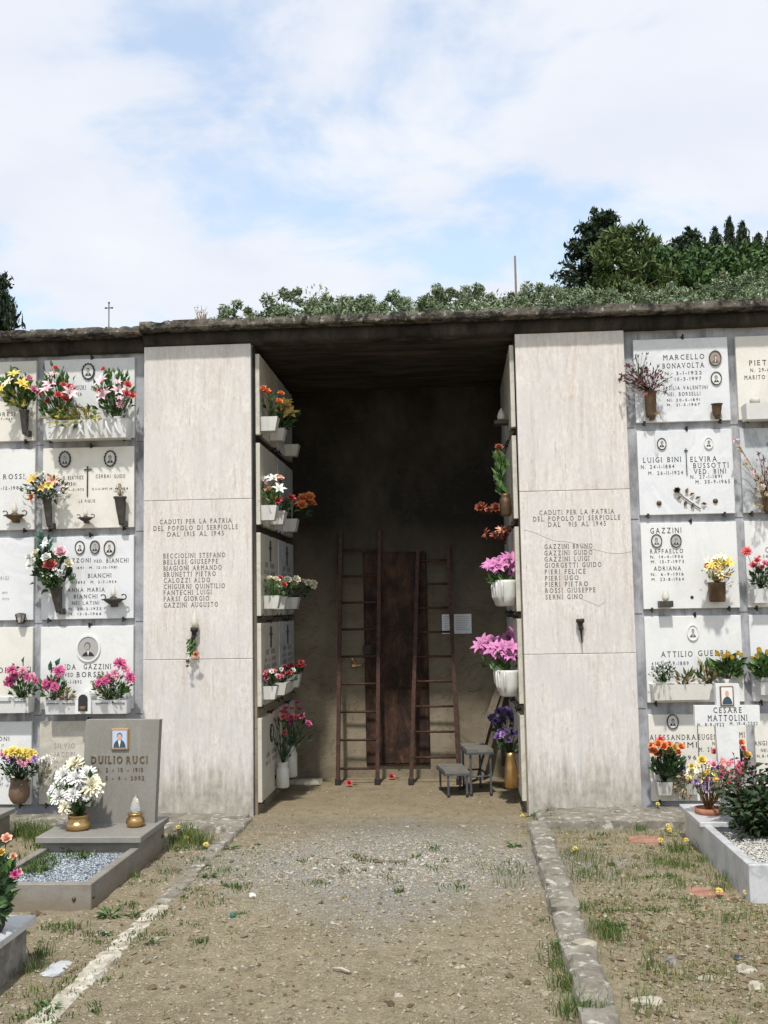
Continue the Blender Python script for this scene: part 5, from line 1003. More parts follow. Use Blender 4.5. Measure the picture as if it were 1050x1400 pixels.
# --- step stool
t = thing('step_stool', (.05, .95, 0), 'grey metal two-level step stool on the niche floor', 'stool')
def legs(pts, h):
    for x, y in pts:
        mb = MB(); mb.box(x-.009, x+.009, y-.009, y+.009, -.004, h, 0, .002); mb.build('leg', 'blue_steel', t)
        f_ = MB(); f_.box(x-.012, x+.012, y-.012, y+.012, -.005, .02, 0, .003); f_.build('rubber_foot', 'black_iron', t)
lowp = [(-.095, .72), (-.165, 1.07), (.055, .74), (.0, 1.09)]; hip = [(.088, .775), (.25, .80), (.172, 1.17), (.03, 1.13)]
legs(lowp, .185); legs(hip, .345)
def slab_top(name, pts, z0, z1, mat):
    mb = MB(); n = len(pts); vs = [(x, y, z0) for x, y in pts]+[(x, y, z1) for x, y in pts]; mb.add(vs, [list(range(n))[::-1], [n+i for i in range(n)]]+[[i, (i+1) % n, n+(i+1) % n, n+i] for i in range(n)]); o = mb.build(name, mat, t); return o
slab_top('lower_step', [(-.118, .70), (.072, .725), (.015, 1.12), (-.195, 1.10)], .186, .206, 'stool_top'); slab_top('upper_step', [(.06, .745), (.275, .775), (.20, 1.20), (.005, 1.16)], .346, .368, 'stool_top')
slab_top('step_rim', [(-.122, .697), (.076, .722), (.017, 1.124), (-.199, 1.104)], .168, .186, 'blue_steel'); slab_top('step_rim', [(.056, .741), (.279, .771), (.203, 1.204), (.001, 1.164)], .328, .346, 'blue_steel')
for a, b_ in (((.088, .775), (.25, .80)), ((.03, 1.13), (.172, 1.17)), ((.25, .80), (.172, 1.17)), ((.088, .775), (.03, 1.13))):
    mb = MB(); mb.tube([(a[0], a[1], .15), (b_[0], b_[1], .15)], .008, 6); mb.build('stretcher', 'blue_steel', t)
# --- notice, hook, planks, fallen flowers, rubble
a = at(604, 840, 1.738); b_ = at(645, 866, 1.738); t = thing('paper_notice', (a.x, 1.738, b_.z), 'white paper notice of two sheets on the niche back wall', 'notice')
xm = (a.x+b_.x)/2-.03
for x0, x1 in ((a.x, xm-.006), (xm+.006, b_.x)):
    mb = MB(); mb.box(x0, x1, 1.733, 1.741, b_.z, a.z, 0, .001); o = mb.build('sheet', 'paper', t)
    for i in range(7):
        lb = MB(); z_ = a.z-.02-.02*i; lb.box(x0+.015, x1-random.uniform(.015, .05), 1.7322, 1.7332, z_-.0022, z_+.0022); lb.build('print_line', 'letter_faint', o)
c = at(483, 900, 1.70); t = thing('door_latch', c, 'small curved brass latch handle left of iron door', 'latch'); mb = MB(); mb.tube([c+Vector((-.012, -.03, .012)), c+Vector((.0, -.02, -.02)), c+Vector((.02, -.015, -.06)), c+Vector((.05, -.012, -.065)), c+Vector((.11, .0, -.05))], [.012, .009, .008, .008, .008], 7); mb.lathe([(.004, -.01), (.016, 0), (.014, .01), (.004, .014)], c+Vector((-.012, -.03, .014)), 8); mb.box(c.x-.01, c.x+.03, c.y-.015, 1.741, c.z-.075, c.z-.055); mb.build('handle', 'brass', t)
for i, (pa, pb_, lb) in enumerate((((.06, 1.42, 0), (.44, 1.69, .98), 'weathered plank leaning in back right corner, front one'), ((.17, 1.55, 0), (.47, 1.70, 1.02), 'weathered plank leaning in back right corner, rear one'))):
    a, b_ = Vector(pa), Vector(pb_); d = (b_-a).normalized(); sd = Vector((1, 0, -.4)).cross(d).normalized(); up = d.cross(sd).normalized(); mb = MB(); vs = []
    for p in (a, b_):
        for u, v_ in ((-1, -1), (1, -1), (1, 1), (-1, 1)): vs.append(p+sd*.012*u+up*.03*v_)
    mb.add(vs, [[0, 1, 5, 4], [1, 2, 6, 5], [2, 3, 7, 6], [3, 0, 4, 7], [4, 5, 6, 7], [3, 2, 1, 0]]); tag(mb.build('wooden_plank', 'wood_old', org=a), lb, 'plank', 'planks in the niche corner')
for i, (px, py, lb) in enumerate(((477, 1071, 'fallen red flower head on niche floor, left one between ladder feet'), (535, 1062, 'fallen red flower head on niche floor, right one near ladder'))):
    p = gnd(px, py, .02); t = thing('fallen_flower', p-Vector((0, 0, .02)), lb, 'flower', 'fallen red flowers'); put_bloom(t, p, (.2, -.6, .7), .075, 'carn', 'p_red')
    mb = MB(); mb.tube([p, p+Vector((.03, .01, -.012)), p+Vector((.06, .015, -.014))], .003, 5); mb.leaf(p+Vector((.04, 0, -.01)), (1, -.3, .1), .05, .018, (0, 0, 1)); mb.build('stem', 'leaf_dark', t, rnd=True)
p = gnd(418, 1070); tag(rough_box('broken_slab', p.x-.15, p.x+.14, p.y-.07, p.y+.09, -.01, .035, 'pale_stone', (4, 3, 1), .015, 9, org=(p.x, p.y, 0)), 'broken flat stone piece at left back corner of niche floor', 'stone')
# ================================================================== GREY GRAVE AT LEFT
gx0, gx1, gyf, gym, gyb = -2.52, -1.915, -2.42, -1.62, -1.05
t = thing('grave_surround', (-2.2, -1.8, 0), 'grey stone grave surround with blue gravel bed at left', 'grave')
def sbox(name, mat, *a, parent=t, c=.004):
    mb = MB(); mb.box(*a, 0, c); return mb.build(name, mat, parent)
sbox('front_kerb', 'grey_stone_kerb', gx0, gx1, gyf, gyf+.05, -.03, .13)
sbox('side_kerb', 'grey_stone_kerb', gx1-.05, gx1, gyf+.0505, gym+.02, -.03, .1305); sbox('side_kerb', 'grey_stone_kerb', gx0, gx0+.05, gyf+.0505, gym+.02, -.03, .1295)
sbox('base_block', 'grey_stone_kerb', gx0+.004, gx1-.003, gym+.0205, gyb, -.03, .162)
sbox('base_slab', 'grey_stone', gx0-.015, gx1+.022, gym-.02, gyb+.02, .163, .20)
for x, y, z_ in ((gx1-.09, gyf-.001, .055), (gx1+.001, gyf+.03, .06), (gx1+.001, gyb-.06, .09)):
    mb = MB(); mb.lathe([(.004, -.012), (.010, -.006), (.011, .004), (.004, .01)], (x, y, z_), 8); mb.build('bolt', 'bronze_brown', t)
hs = thing('headstone', (-2.16, -1.25, .2), 'tilted-edge grey headstone with gold framed colour photograph', 'headstone')
mb = MB(); mb.prism([(-2.405, .199), (-1.925, .199), (-1.895, .842), (-2.372, .846)], -1.25, -1.185); mb.build('slab', 'grey_stone', hs)
hy_ = -1.25
inscription(hs, [('DUILIO', 125, 167.5, 1043.2, 9.5), ('RUCI', 173, 201.5, 1043.2, 9.5)], hy_, 'letter_bronze', depth=.006)
inscription(hs, [('N. 2 - 10 - 1915', 131, 195.5, 1055, 5.2), ('M. 5 - 4 - 2002', 131, 197, 1066.2, 5.2)], hy_, 'letter_bronze', depth=.004)
a = at(152.5, 996, hy_); b_ = at(176.5, 1025, hy_)
fr = MB(); fr.box(a.x, b_.x, hy_-.014, hy_+.002, b_.z, a.z, 0, .004); fo = fr.build('photo_frame', 'gold_frame', hs)
fr = MB(); cx, cz = (a.x+b_.x)/2, (a.z+b_.z)/2; hw = (b_.x-a.x)/2-.011; hh = (a.z-b_.z)/2-.012; yy = hy_-.0145
fr.box(cx-hw, cx+hw, yy, hy_-.010, cz-hh, cz+hh, 0); fr.ellipse(cx, cz-hh, hw*.86, hh*1.0, yy-.0008, yy+.001, 1, 14, 0.05, PI-.05); fr.prism([(cx-hw*.22, cz-hh*.1), (cx-hw*.02, cz-hh*.95), (cx+hw*.2, cz-hh*.1)], yy-.0012, yy+.001, 2); fr.ellipse(cx, cz+hh*.38, hw*.38, hh*.38, yy-.0014, yy+.001, 4, 14); fr.ellipse(cx, cz+hh*.28, hw*.32, hh*.36, yy-.002, yy+.001, 3, 14); fr.build('photograph', ['photo_sky', 'photo_suit', 'photo_white', 'photo_flesh', 'photo_hair'], fo)
c = gnd(107, 1134, .2); c.z = .2; k = mpp(c); t = thing('brass_vase', c, 'squat brass vase on grey grave holding white chrysanthemums', 'vase')
mb = MB(); mb.lathe([(13*k, 0), (16.5*k, 2*k), (17.5*k, 6*k), (16*k, 10*k), (13*k, 12*k), (14*k, 18*k), (14.6*k, 20*k), (13*k, 20*k), (12*k, 14*k)], c, 20); mb.build('body', 'brass', t)
yv = c.y
bouquet('big white chrysanthemum bouquet on the grey grave', c+Vector((0, 0, 19*k)), [(x, y, 'chrys', 'p_white' if i % 4 else 'p_cream', d, yv+dy) for i, (x, y, d, dy) in enumerate(((102, 1046, 24, 0), (88, 1061, 25, -.04), (119, 1059, 22, -.02), (105, 1064, 25, -.09), (126, 1075, 27, -.06), (77, 1077, 22, -.03), (100, 1086, 27, -.12), (81, 1089, 23, -.07), (89, 1104, 23, -.10), (131, 1088, 18, -.03), (114, 1071, 22, -.07), (95, 1052, 20, .05), (110, 1050, 17, .06), (70, 1084, 15, 0), (118, 1090, 16, -.09)))], (103, 1080, 30, 32), 'leaf_green', 110, .06, .42, .22, front=yv-.03, lmat2='leaf_pale', nl2=.12, name='white_bouquet')
c = gnd(185, 1130, .2); c.z = .2; k = mpp(c); t = thing('grave_lamp', c, 'round brass lamp with clear glass flame on grey grave', 'lamp')
mb = MB(); mb.lathe([(8*k, 0), (11*k, 1.5*k), (13*k, 6*k), (12*k, 11*k), (9*k, 14*k), (10*k, 16*k), (11*k, 17*k), (10*k, 18.5*k), (6*k, 18.5*k)], c, 20); mb.build('body', 'brass', t)
mb = MB(); flame(mb, c+Vector((0, 0, 18*k)), 24*k, 7*k, n=14); mb.build('glass_flame', 'glass', t)
# --- grave corner in the left foreground
t = thing('tomb', (-2.3, -3.7, 0), 'rough stone tomb with marble top at lower left corner', 'tomb')
fx1, fyb = -1.885, -3.2
sbox('base', 'rough_stone', fx1-1.2, fx1-.03, fyb-1.9, fyb-.03, -.05, .165, parent=t); sbox('top_slab', 'marble_tomb', fx1-1.25, fx1, fyb-1.95, fyb, .166, .20, parent=t)
c = Vector((at(0, 1258, -3.42).x-.03, -3.45, .2)); t = thing('flower_pot', c, 'dark pot on the tomb at lower left corner', 'pot'); mb = MB(); mb.lathe([(.05, 0), (.06, .02), (.065, .10), (.055, .10)], c, 14); mb.build('body', 'black_iron', t)
bouquet('pink rose and dark red flowers in foreground at left edge', c+Vector((0, 0, .09)), [(9, 1147, 'rose', 'p_peach', 19, -3.45), (20, 1196, 'carn', 'p_magenta', 17, -3.5), (26, 1193, 'carn', 'p_pink', 12, -3.48), (2, 1166, 'rose', 'p_gold', 14, -3.46), (18, 1171, 'rose', 'p_peach', 11, -3.47), (9, 1174, 'dry', 'p_cream', 9, -3.5), (-8, 1180, 'rose', 'p_coral', 16, -3.45)], (2, 1215, 17, 42), 'leaf_dark', 90, .07, .4, .14, front=-3.47, lmat2='leaf_green')
t = thing('tomb', (-3.6, -.9, 0), 'low grey tomb corner at left edge below the yellow flowers', 'tomb'); sbox('base', 'grey_stone_kerb', -4.4, -3.09, -1.5, -.72, -.05, .165, parent=t); sbox('top_slab', 'grey_stone', -4.42, -3.06, -1.52, -.70, .166, .2, parent=t)
# ================================================================== MARBLE GRAVE AT RIGHT
rx0, rx1, ryf, rym, ryb = 1.455, 2.15, -2.28, -1.30, -.72
t = thing('grave_surround', (1.8, -1.5, 0), 'white marble grave surround with pale gravel at right', 'grave')
sbox('front_kerb', 'marble_tomb', rx0, rx1, ryf, ryf+.05, -.03, .19, parent=t)
sbox('side_kerb', 'marble_tomb', rx0+.001, rx0+.05, ryf+.0505, rym+.01, -.03, .189, parent=t); sbox('side_kerb', 'marble_tomb', rx1-.05, rx1-.001, ryf+.0505, rym+.01, -.03, .189, parent=t)
sbox('base_block', 'marble_tomb', rx0+.012, rx1-.012, rym+.0105, ryb-.01, -.03, .172, parent=t); sbox('base_slab', 'marble_tomb', rx0-.02, rx1+.02, rym-.01, ryb, .173, .205, parent=t)
cy0 = -.95; t = thing('marble_cross', (1.72, cy0, .2), 'white marble cross with colour photograph on the right grave', 'cross')
mb = MB(); mb.prism([(1.655, .204), (1.79, .204), (1.779, .738), (1.919, .738), (1.921, .861), (1.798, .862), (1.799, 1.0), (1.651, 1.002), (1.652, .863), (1.513, .864), (1.511, .738), (1.64, .738)], cy0, cy0+.045); mb.build('slab', 'marble_white', t)
inscription(t, [('CESARE', 975.5, 1014, 974.5, 7.5), ('MATTOLINI', 968, 1021.5, 985.5, 8), ('N. 8-8-1922', 953.5, 990, 993, 4.6), ('M. 19-4-2002', 998, 1036, 991.5, 4.6)], cy0)
a = at(983.5, 938, cy0); b_ = at(1003.5, 965, cy0); fr = MB(); fr.box(a.x, b_.x, cy0-.010, cy0+.002, b_.z, a.z, 0, .003); fo = fr.build('photo_frame', 'clay_brown', t)
fr = MB(); cx, cz = (a.x+b_.x)/2, (a.z+b_.z)/2; hw = (b_.x-a.x)/2-.008; hh = (a.z-b_.z)/2-.008; yy = cy0-.0105
fr.box(cx-hw, cx+hw, yy, cy0-.007, cz-hh, cz+hh, 0); fr.ellipse(cx, cz-hh, hw*.9, hh*.95, yy-.0008, yy+.001, 1, 14, .05, PI-.05); fr.ellipse(cx, cz+hh*.3, hw*.34, hh*.34, yy-.0014, yy+.001, 2, 14); fr.build('photograph', ['photo_white', 'photo_suit', 'photo_flesh'], fo)
c = gnd(969, 1112, .205); c.z = .205; k = mpp(c); t = thing('flower_dish', c, 'round terracotta dish on the marble grave', 'dish'); mb = MB(); mb.lathe([(16*k, 0), (18.5*k, 1*k), (19*k, 8*k), (17*k, 8*k), (16.5*k, 5*k)], c, 22); mb.build('body', 'terracotta', t)
rs = random.Random(5); bl = []
for i in range(52):
    x = rs.uniform(942, 1012); y = 1042+rs.uniform(-6, 24)+abs(x-977)*.22; cc = rs.choice(['p_red', 'p_coral', 'p_magenta', 'p_coral'] if x > 982 else (['p_white', 'p_cream', 'p_yellow', 'p_mauve'] if x < 962 else ['p_yellow', 'p_purple', 'p_orange', 'p_pink', 'p_cream'])); bl.append((x, y, rs.choice(['carn', 'daisy', 'cluster', 'rose']), cc, rs.uniform(8, 13), c.y+rs.uniform(-.14, .05)))
bl += [(996, 1070, 'carn', 'p_red', 15, c.y-.09), (963, 1074, 'cluster', 'p_purple', 14, c.y-.08), (968, 1079, 'cluster', 'p_mauve', 10, c.y-.09), (956, 1072, 'cluster', 'p_purple', 11, c.y-.08)]
bouquet('tall mixed bouquet of small red, yellow and purple flowers in dish', c+Vector((0, 0, 5*k)), bl, (973, 1070, 22, 28), 'leaf_dry', 60, .045, .2, .18, front=c.y-.04, lmat2='leaf_green', nl2=.5)
# rose bush
c = gnd(1046, 1148, .12); t = thing('rose_bush', (c.x, c.y, .1), 'dark green rose bush with reddish shoots on right grave', 'bush'); cb = Vector((c.x, c.y, .1)); mb = MB()
rs = random.Random(9); tips = []
for i in range(26):
    a = rs.uniform(0, 6.28); el = rs.uniform(.75, 1.5); ln = rs.uniform(.2, .37); d = Vector((math.cos(a)*math.cos(el), math.sin(a)*math.cos(el), math.sin(el))); e = cb+d*ln; m_ = cb+d*ln*.5+Vector((rs.uniform(-.03, .03), rs.uniform(-.03, .03), .02)); mb.tube([cb, m_, e], [.006, .004, .002], 5); tips += [(m_, d), (e, d), (cb.lerp(e, .75), d)]
mb.build('branches', 'bark', t); mb = MB()
for p, d in tips:
    for j in range(26): q = p+Vector((rs.gauss(0, .045), rs.gauss(0, .045), rs.gauss(0, .045))); mb.leaf(q, (d.x+rs.uniform(-.8, .8), d.y+rs.uniform(-.8, .8), rs.uniform(-.3, .7)), rs.uniform(.04, .068), rs.uniform(.026, .042), (rs.uniform(-.5, .5), rs.uniform(-.8, .2), 1))
mb.build('foliage', 'leaf_rose', t, rnd=True)
mb = MB()
for i in range(7):
    p = cb+Vector((rs.uniform(-.2, .15), rs.uniform(-.1, .1), .34)); e = p+Vector((rs.uniform(-.08, .06), 0, rs.uniform(.08, .2))); mb.tube([p-Vector((0, 0, .15)), e], .002, 4)
    for j in range(9): q = p.lerp(e, rs.random()); mb.leaf(q, (rs.uniform(-1, 1), rs.uniform(-1, 1), rs.uniform(-.2, .8)), .03, .014)
mb.build('young_shoots', 'leaf_darkred', t, rnd=True)
# ================================================================== GROUND COVER
def pebbles(name, P, S, mat, label, cat, flat=.6, rnd=None, parent=None, kind='stuff'):
    """P n x 3 centres, S n sizes: each a deformed octahedron"""
    n = len(P); base = np.array([(1, 0, 0), (0, 1, 0), (-1, 0, 0), (0, -1, 0), (0, 0, 1), (0, 0, -1)], float)
    V = base[None]*(NP.uniform(.6, 1.2, (n, 6, 1)))*S[:, None, None]; V[:, :, 2] *= flat
    a = NP.uniform(0, 6.28, n); ca, sa = np.cos(a)[:, None], np.sin(a)[:, None]; x = V[:, :, 0]*ca-V[:, :, 1]*sa; y = V[:, :, 0]*sa+V[:, :, 1]*ca
    tx = NP.uniform(-.4, .4, (n, 1)); V = np.stack([x, y, V[:, :, 2]+x*tx], -1)+P[:, None]
    F = np.array([(0, 1, 4), (1, 2, 4), (2, 3, 4), (3, 0, 4), (1, 0, 5), (2, 1, 5), (3, 2, 5), (0, 3, 5)])
    T = V[:, F].reshape(-1, 3, 3); r_ = np.repeat(NP.random(n) if rnd is None else rnd, 8)
    o = flatquads(name, T, mat, parent, r_, kind=kind)
    if label: tag(o, label, cat)
    return o
def scatter(n, f, box):
    out = []
    x0, x1, y0, y1 = box
    while len(out) < n:
        x = NP.uniform(x0, x1, n); y = NP.uniform(y0, y1, n); k = NP.random(n)
        for a, b_, c in zip(x, y, k):
            if c < f(a, b_):
                out.append((a, b_))
                if len(out) >= n: break
    return out
def blocked(x, y):
    return (x < -1.9 and -2.45 < y < -1.0) or (x < -1.87 and y < -3.18) or (x > 1.43 and -2.3 < y < -.7) or (x > .5 and y > -.5) or (x < -1.56 and y > -.55) or (.42 < x < .62 and y < -.4) or (x < -3.0 and y > -1.55) or (y > 1.7) or (y > 0 and not -1.5 < x < .45)
def dens(x, y):
    if blocked(x, y): return 0
    g = math.exp(-((x+.42)/.9)**2-((y+1.45)/.62)**2); n1 = mnoise.noise(Vector((x*1.7, y*1.7, 3)))*.5+.5
    d = .12+.9*g+.28*n1*(1 if y < -.8 else .15)
    if y > -.3: d *= .12
    if x > .6: d *= .75
    return min(1, d)
pts = scatter(36000, dens, (-3.2, 2.9, -4.6, 1.7))
P = np.array([(x, y, gheight(x, y)+.001) for x, y in pts]); S = np.exp(NP.normal(math.log(.0047), .45, len(P))).clip(.0025, .02)
g_ = np.exp(-((P[:, 0]+.42)/.9)**2-((P[:, 1]+1.45)/.7)**2); rv = (NP.random(len(P))*.72+g_*.26).clip(0, 1)
pebbles('path_gravel', P, S, 'gravel_path', 'loose grey and brown gravel scattered over the path', 'gravel', rnd=rv)
def clod_d(x, y): return 0 if blocked(x, y) else (1 if (x > .6 and y < -2.1) else (.09 if y < -.9 else 0))
pts = scatter(5200, clod_d, (-3, 2.9, -4.6, -.8)); P = np.array([(x, y, gheight(x, y)+.003) for x, y in pts]); S = np.exp(NP.normal(math.log(.0095), .5, len(P))).clip(.004, .03)
pebbles('soil_clods', P, S, 'litter', 'brown soil clods on the dug ground at lower right', 'soil', .65)
def fill(n, x0, x1, y0, y1, z, s0, name, mat, label):
    P = np.stack([NP.uniform(x0, x1, n), NP.uniform(y0, y1, n), z+NP.uniform(-.004, .012, n)], -1); pebbles(name, P, NP.uniform(s0*.6, s0*1.5, n), mat, label, 'gravel', .7)
def bed(name, x0, x1, y0, y1, z):
    mb = MB(); mb.box(x0, x1, y0, y1, -.04, z); o = mb.build(name, 'kerb_concrete'); o['kind'] = 'structure'
bed('grave_soil_left', gx0+.051, gx1-.051, gyf+.051, gym+.019, .085); bed('grave_soil_right', rx0+.051, rx1-.051, ryf+.051, rym+.009, .13)
fill(9000, gx0+.055, gx1-.055, gyf+.055, gym+.015, .09, .0055, 'blue_gravel', 'gravel_blue', 'blue grey gravel filling the left grave')
fill(8000, rx0+.055, rx1-.055, ryf+.055, rym, .135, .0062, 'white_gravel', 'gravel_white', 'whitish gravel filling the right marble grave')
# blades: tufts listed as (px, py, number, height, spread) on the ground of the photograph
def blades(name, tufts, mat, label, wid=.004, z=0, kind='stuff', shift=0, cat='grass'):
    T = []; rn = []
    for (px, py, n, h, sp) in tufts:
        c = gnd(px, py, z); n = int(n*2.2)
        for i in range(n):
            x = c.x+random.gauss(0, sp); y = c.y+random.gauss(0, sp); zz_ = (gheight(x, y) if z == 0 else z)-.003; hh = h*random.uniform(.5, 1.15); a = random.uniform(0, 6.28); le = random.uniform(.1, .75)*hh; dx, dy = math.cos(a)*le, math.sin(a)*le; b2 = random.uniform(0, 6.28); wx, wy = math.cos(b2)*wid, math.sin(b2)*wid; r_ = min(1, max(0, random.gauss(.35+shift, .24)))
            p0 = (x-wx, y-wy, zz_); p1 = (x+wx, y+wy, zz_); p2 = (x+dx*.4+wx*.7, y+dy*.4+wy*.7, zz_+hh*.62); p3 = (x+dx*.4-wx*.7, y+dy*.4-wy*.7, zz_+hh*.62); p4 = (x+dx, y+dy, zz_+hh*random.uniform(.75, 1)); 
            T.append((p0, p1, p2, p3)); T.append((p3, p2, p4, p4)); rn += [r_, r_]
    o = flatquads(name, np.array(T), mat, None, np.array(rn), kind=kind)
    return tag(o, label, cat)
blades('grass', [(45, 1142, 150, .13, .07), (62, 1148, 120, .12, .06), (30, 1138, 80, .12, .05), (250, 1150, 90, .10, .06), (268, 1152, 110, .09, .07), (240, 1160, 40, .06, .04), (258, 1140, 30, .12, .03), (100, 1268, 22, .06, .03),
    (760, 1128, 60, .10, .035), (752, 1120, 26, .13, .02), (875, 1134, 40, .06, .03), (928, 1162, 70, .07, .05), (905, 1176, 60, .05, .07), (930, 1185, 50, .06, .06), (800, 1180, 50, .07, .08), (812, 1200, 60, .08, .10), (790, 1170, 40, .07, .06), (985, 1180, 60, .09, .05), (1000, 1205, 45, .08, .05), (1030, 1205, 50, .12, .04), (1042, 1220, 60, .15, .04), (828, 1275, 70, .08, .04), (835, 1285, 50, .07, .03), (770, 1300, 70, .06, .05), (765, 1320, 60, .07, .05), (780, 1350, 80, .09, .04), (790, 1385, 80, .10, .05), (800, 1240, 26, .06, .04), (700, 1195, 30, .05, .06), (695, 1210, 25, .05, .06), (680, 1190, 25, .05, .06), (60, 1305, 30, .07, .03), (40, 1325, 40, .07, .05), (60, 1360, 26, .05, .04), (880, 1380, 20, .08, .05), (890, 1330, 14, .10, .03), (1000, 1265, 24, .08, .04), (925, 1210, 24, .08, .04), (950, 1240, 20, .06, .05), (230, 1192, 26, .05, .04), (185, 1200, 26, .05, .03), (20, 1235, 30, .05, .03), (595, 1162, 18, .03, .03), (655, 1182, 14, .03, .03)], 'grass_blades', 'tufts of green and yellowing grass around graves and kerbs', .0019, shift=.12)
# sparse dry grass over the right plot and the path
tf = []
for i in range(280):
    x = random.uniform(.62, 1.45); y = random.uniform(-3.9, -.55); v_ = Vector((x, y, 0))-CP; tf.append((525+FPX*v_.dot(CR)/v_.dot(CF), 700-FPX*v_.dot(CU)/v_.dot(CF), random.randint(4, 14), random.uniform(.015, .05), random.uniform(.02, .06)))
for i in range(220):
    x = random.uniform(-1.85, .45); y = random.uniform(-4.2, -.9); v_ = Vector((x, y, 0))-CP; tf.append((525+FPX*v_.dot(CR)/v_.dot(CF), 700-FPX*v_.dot(CU)/v_.dot(CF), random.randint(2, 6), random.uniform(.012, .03), random.uniform(.02, .05)))
blades('dry_grass', tf, 'grass_blades', 'sparse dry grass over the bare soil', .0017, shift=.34)
# broad leaved weeds
def weed(px, py, label, n=12, size=.06, z=0, mat='leaf_green', up=.35):
    c = gnd(px, py, z); c.z = (gheight(c.x, c.y) if z == 0 else z); t = thing('weed', c, label, 'weed', 'low weeds'); mb = MB()
    for i in range(n):
        a = random.uniform(0, 6.28); d = Vector((math.cos(a), math.sin(a), random.uniform(.1, up*2))); mb.leaf(c+d*size*random.uniform(0, .5), d, size*random.uniform(.6, 1.2), size*.35, (0, 0, 1))
    mb.build('foliage', mat, t, rnd=True)
for px, py, lb, n, s_, m_ in ((285, 1198, 'flat green weed on path beside broken left kerb', 14, .05, 'leaf_green'), (150, 1252, 'leafy weed at right foot of grey grave front', 26, .06, 'leaf_green'), (182, 1250, 'small weed in gravel right of the grey grave', 14, .045, 'leaf_green'), (147, 1277, 'grey green weed below the grey grave corner', 20, .04, 'leaf_olive'),
    (703, 1156, 'low weed against start of right kerb', 16, .05, 'leaf_green'), (210, 1290, 'weed clump in the dirt left of the path', 10, .04, 'leaf_dark'), (316, 1160, 'weed in corner by left pillar foot', 12, .05, 'leaf_green'), (70, 1380, 'weed between kerb strip and lower left tomb', 10, .05, 'leaf_green'), (840, 1268, 'dark green weed in soil right of the kerb', 16, .06, 'leaf_green'), (772, 1290, 'grey green weed on path side of the kerb', 30, .05, 'leaf_olive'), (596, 1160, 'small weed in the middle of the path', 8, .035, 'leaf_green')): weed(px, py, lb, n, s_, 0, m_)
for px, py, z_, lb in ((112, 1174, .1, 'green weed in middle of the blue gravel'), (95, 1165, .1, 'weed in blue gravel near the base slab'), (135, 1160, .1, 'weed in blue gravel near right rim'), (60, 1190, .1, 'weed in blue gravel at left rim')): weed(px, py, lb, 14, .045, z_)
blades('bed_grass', [(70, 1158, 110, .06, .07), (90, 1155, 110, .06, .06), (50, 1185, 130, .06, .06), (120, 1155, 90, .05, .06), (45, 1195, 110, .05, .05), (150, 1155, 60, .04, .05), (112, 1172, 60, .05, .05), (60, 1175, 80, .05, .06)], 'grass_blades', 'thin grass growing through the blue gravel', .003, .09)
# dandelions
for px, py, lb in ((870, 1098, 'yellow dandelion at foot of plaques, left one by the pillar'), (899, 1101, 'yellow dandelion at foot of plaques, right one near tomb'), (913, 1131, 'yellow dandelion near the terracotta tile, upper one'), (915, 1137, 'yellow dandelion near the terracotta tile, lower one'), (903, 1151, 'yellow dandelion right of the far terracotta tile'), (938, 1151, 'yellow dandelion close to the marble kerb'), (983, 1222, 'yellow dandelion right of the near terracotta tile'), (1020, 1224, 'yellow dandelion below corner of the marble grave'), (254, 1147, 'yellow dandelion in grass by the grey grave, left one'), (281, 1157, 'yellow dandelion in grass by the grey grave, right one'), (243, 1133, 'tall yellow wild flower against the grey base slab'), (786, 1163, 'tiny yellow flower in right plot near the kerb')):
    c = gnd(px, py+4, .055 if py < 1110 else 0); h = .03; t = thing('dandelion', c, lb, 'flower', 'dandelions'); mb = MB(); mb.tube([c-Vector((0, 0, .01)), c+Vector((.003, 0, h))], .0018, 4)
    for i in range(4): a = random.uniform(0, 6.28); mb.leaf(c, (math.cos(a), math.sin(a), .3), .035, .012, (0, 0, 1))
    mb.build('stem', 'leaf_green', t, rnd=True); put_bloom(t, c+Vector((.003, 0, h)), (.1, -.5, .8), .034, 'chrys', 'p_yellow')
# a yellow flower laid on the kerb end
c = gnd(719, 1119, .055); t = thing('fallen_flower', c, 'yellow tulip lying on end of the right kerb', 'flower'); put_bloom(t, c+Vector((-.01, 0, .015)), (-.8, -.3, .4), .05, 'tulip', 'p_yellow'); mb = MB(); mb.tube([c+Vector((0, 0, .012)), c+Vector((.05, .03, .012))], .004, 5); mb.leaf(c+Vector((.02, .0, .01)), (1, .3, .4), .06, .025); mb.build('stem', 'leaf_dark', t, rnd=True)
# stones, tiles and scraps on the ground
for px, py, w_, d_, h_, mat, lb in ((797, 1292, .11, .06, .03, 'pale_stone', 'pinkish flat stone lying on the right kerb'), (1033, 1357, .06, .05, .035, 'pale_stone', 'pale stone at lower right edge of dug soil'), (1020, 1328, .085, .05, .02, 'pale_stone', 'flat pale stone near right edge of dug soil'), (918, 1317,   .055, .05, .02, 'rough_stone', 'grey brown stone in middle of the dug soil'), (884, 1372, .11, .05, .02, 'pale_stone', 'flat whitish stone at bottom of dug soil'), (1010, 1313, .05, .03, .015, 'blue_steel', 'bluish slate chip in dug soil'), (968, 1338, .10, .05, .010, 'pale_stone', 'broad thin pale stone flake in the dug soil'), (545, 1362, .035, .03, .016, 'pale_stone', 'small pale pebble low on the path'), (345, 1227, .04, .03, .02, 'photo_white', 'white shard on the left of the path'), (547, 1152, .05, .025, .01, 'pale_stone', 'flat pale chip near the niche mouth'), (632, 1128, .055, .03, .01, 'pale_stone', 'white chip before the step stool')):
    c = gnd(px, py, .05 if px == 797 else 0); z0_ = .045 if px == 797 else gheight(c.x, c.y); tag(rough_box('stone', c.x-w_/2, c.x+w_/2, c.y-d_/2, c.y+d_/2, z0_-.008, z0_+h_, mat, (3, 3, 2), min(.012, w_*.16), 30, seed=px, org=(c.x, c.y, z0_)), lb, 'stone', 'loose stones')
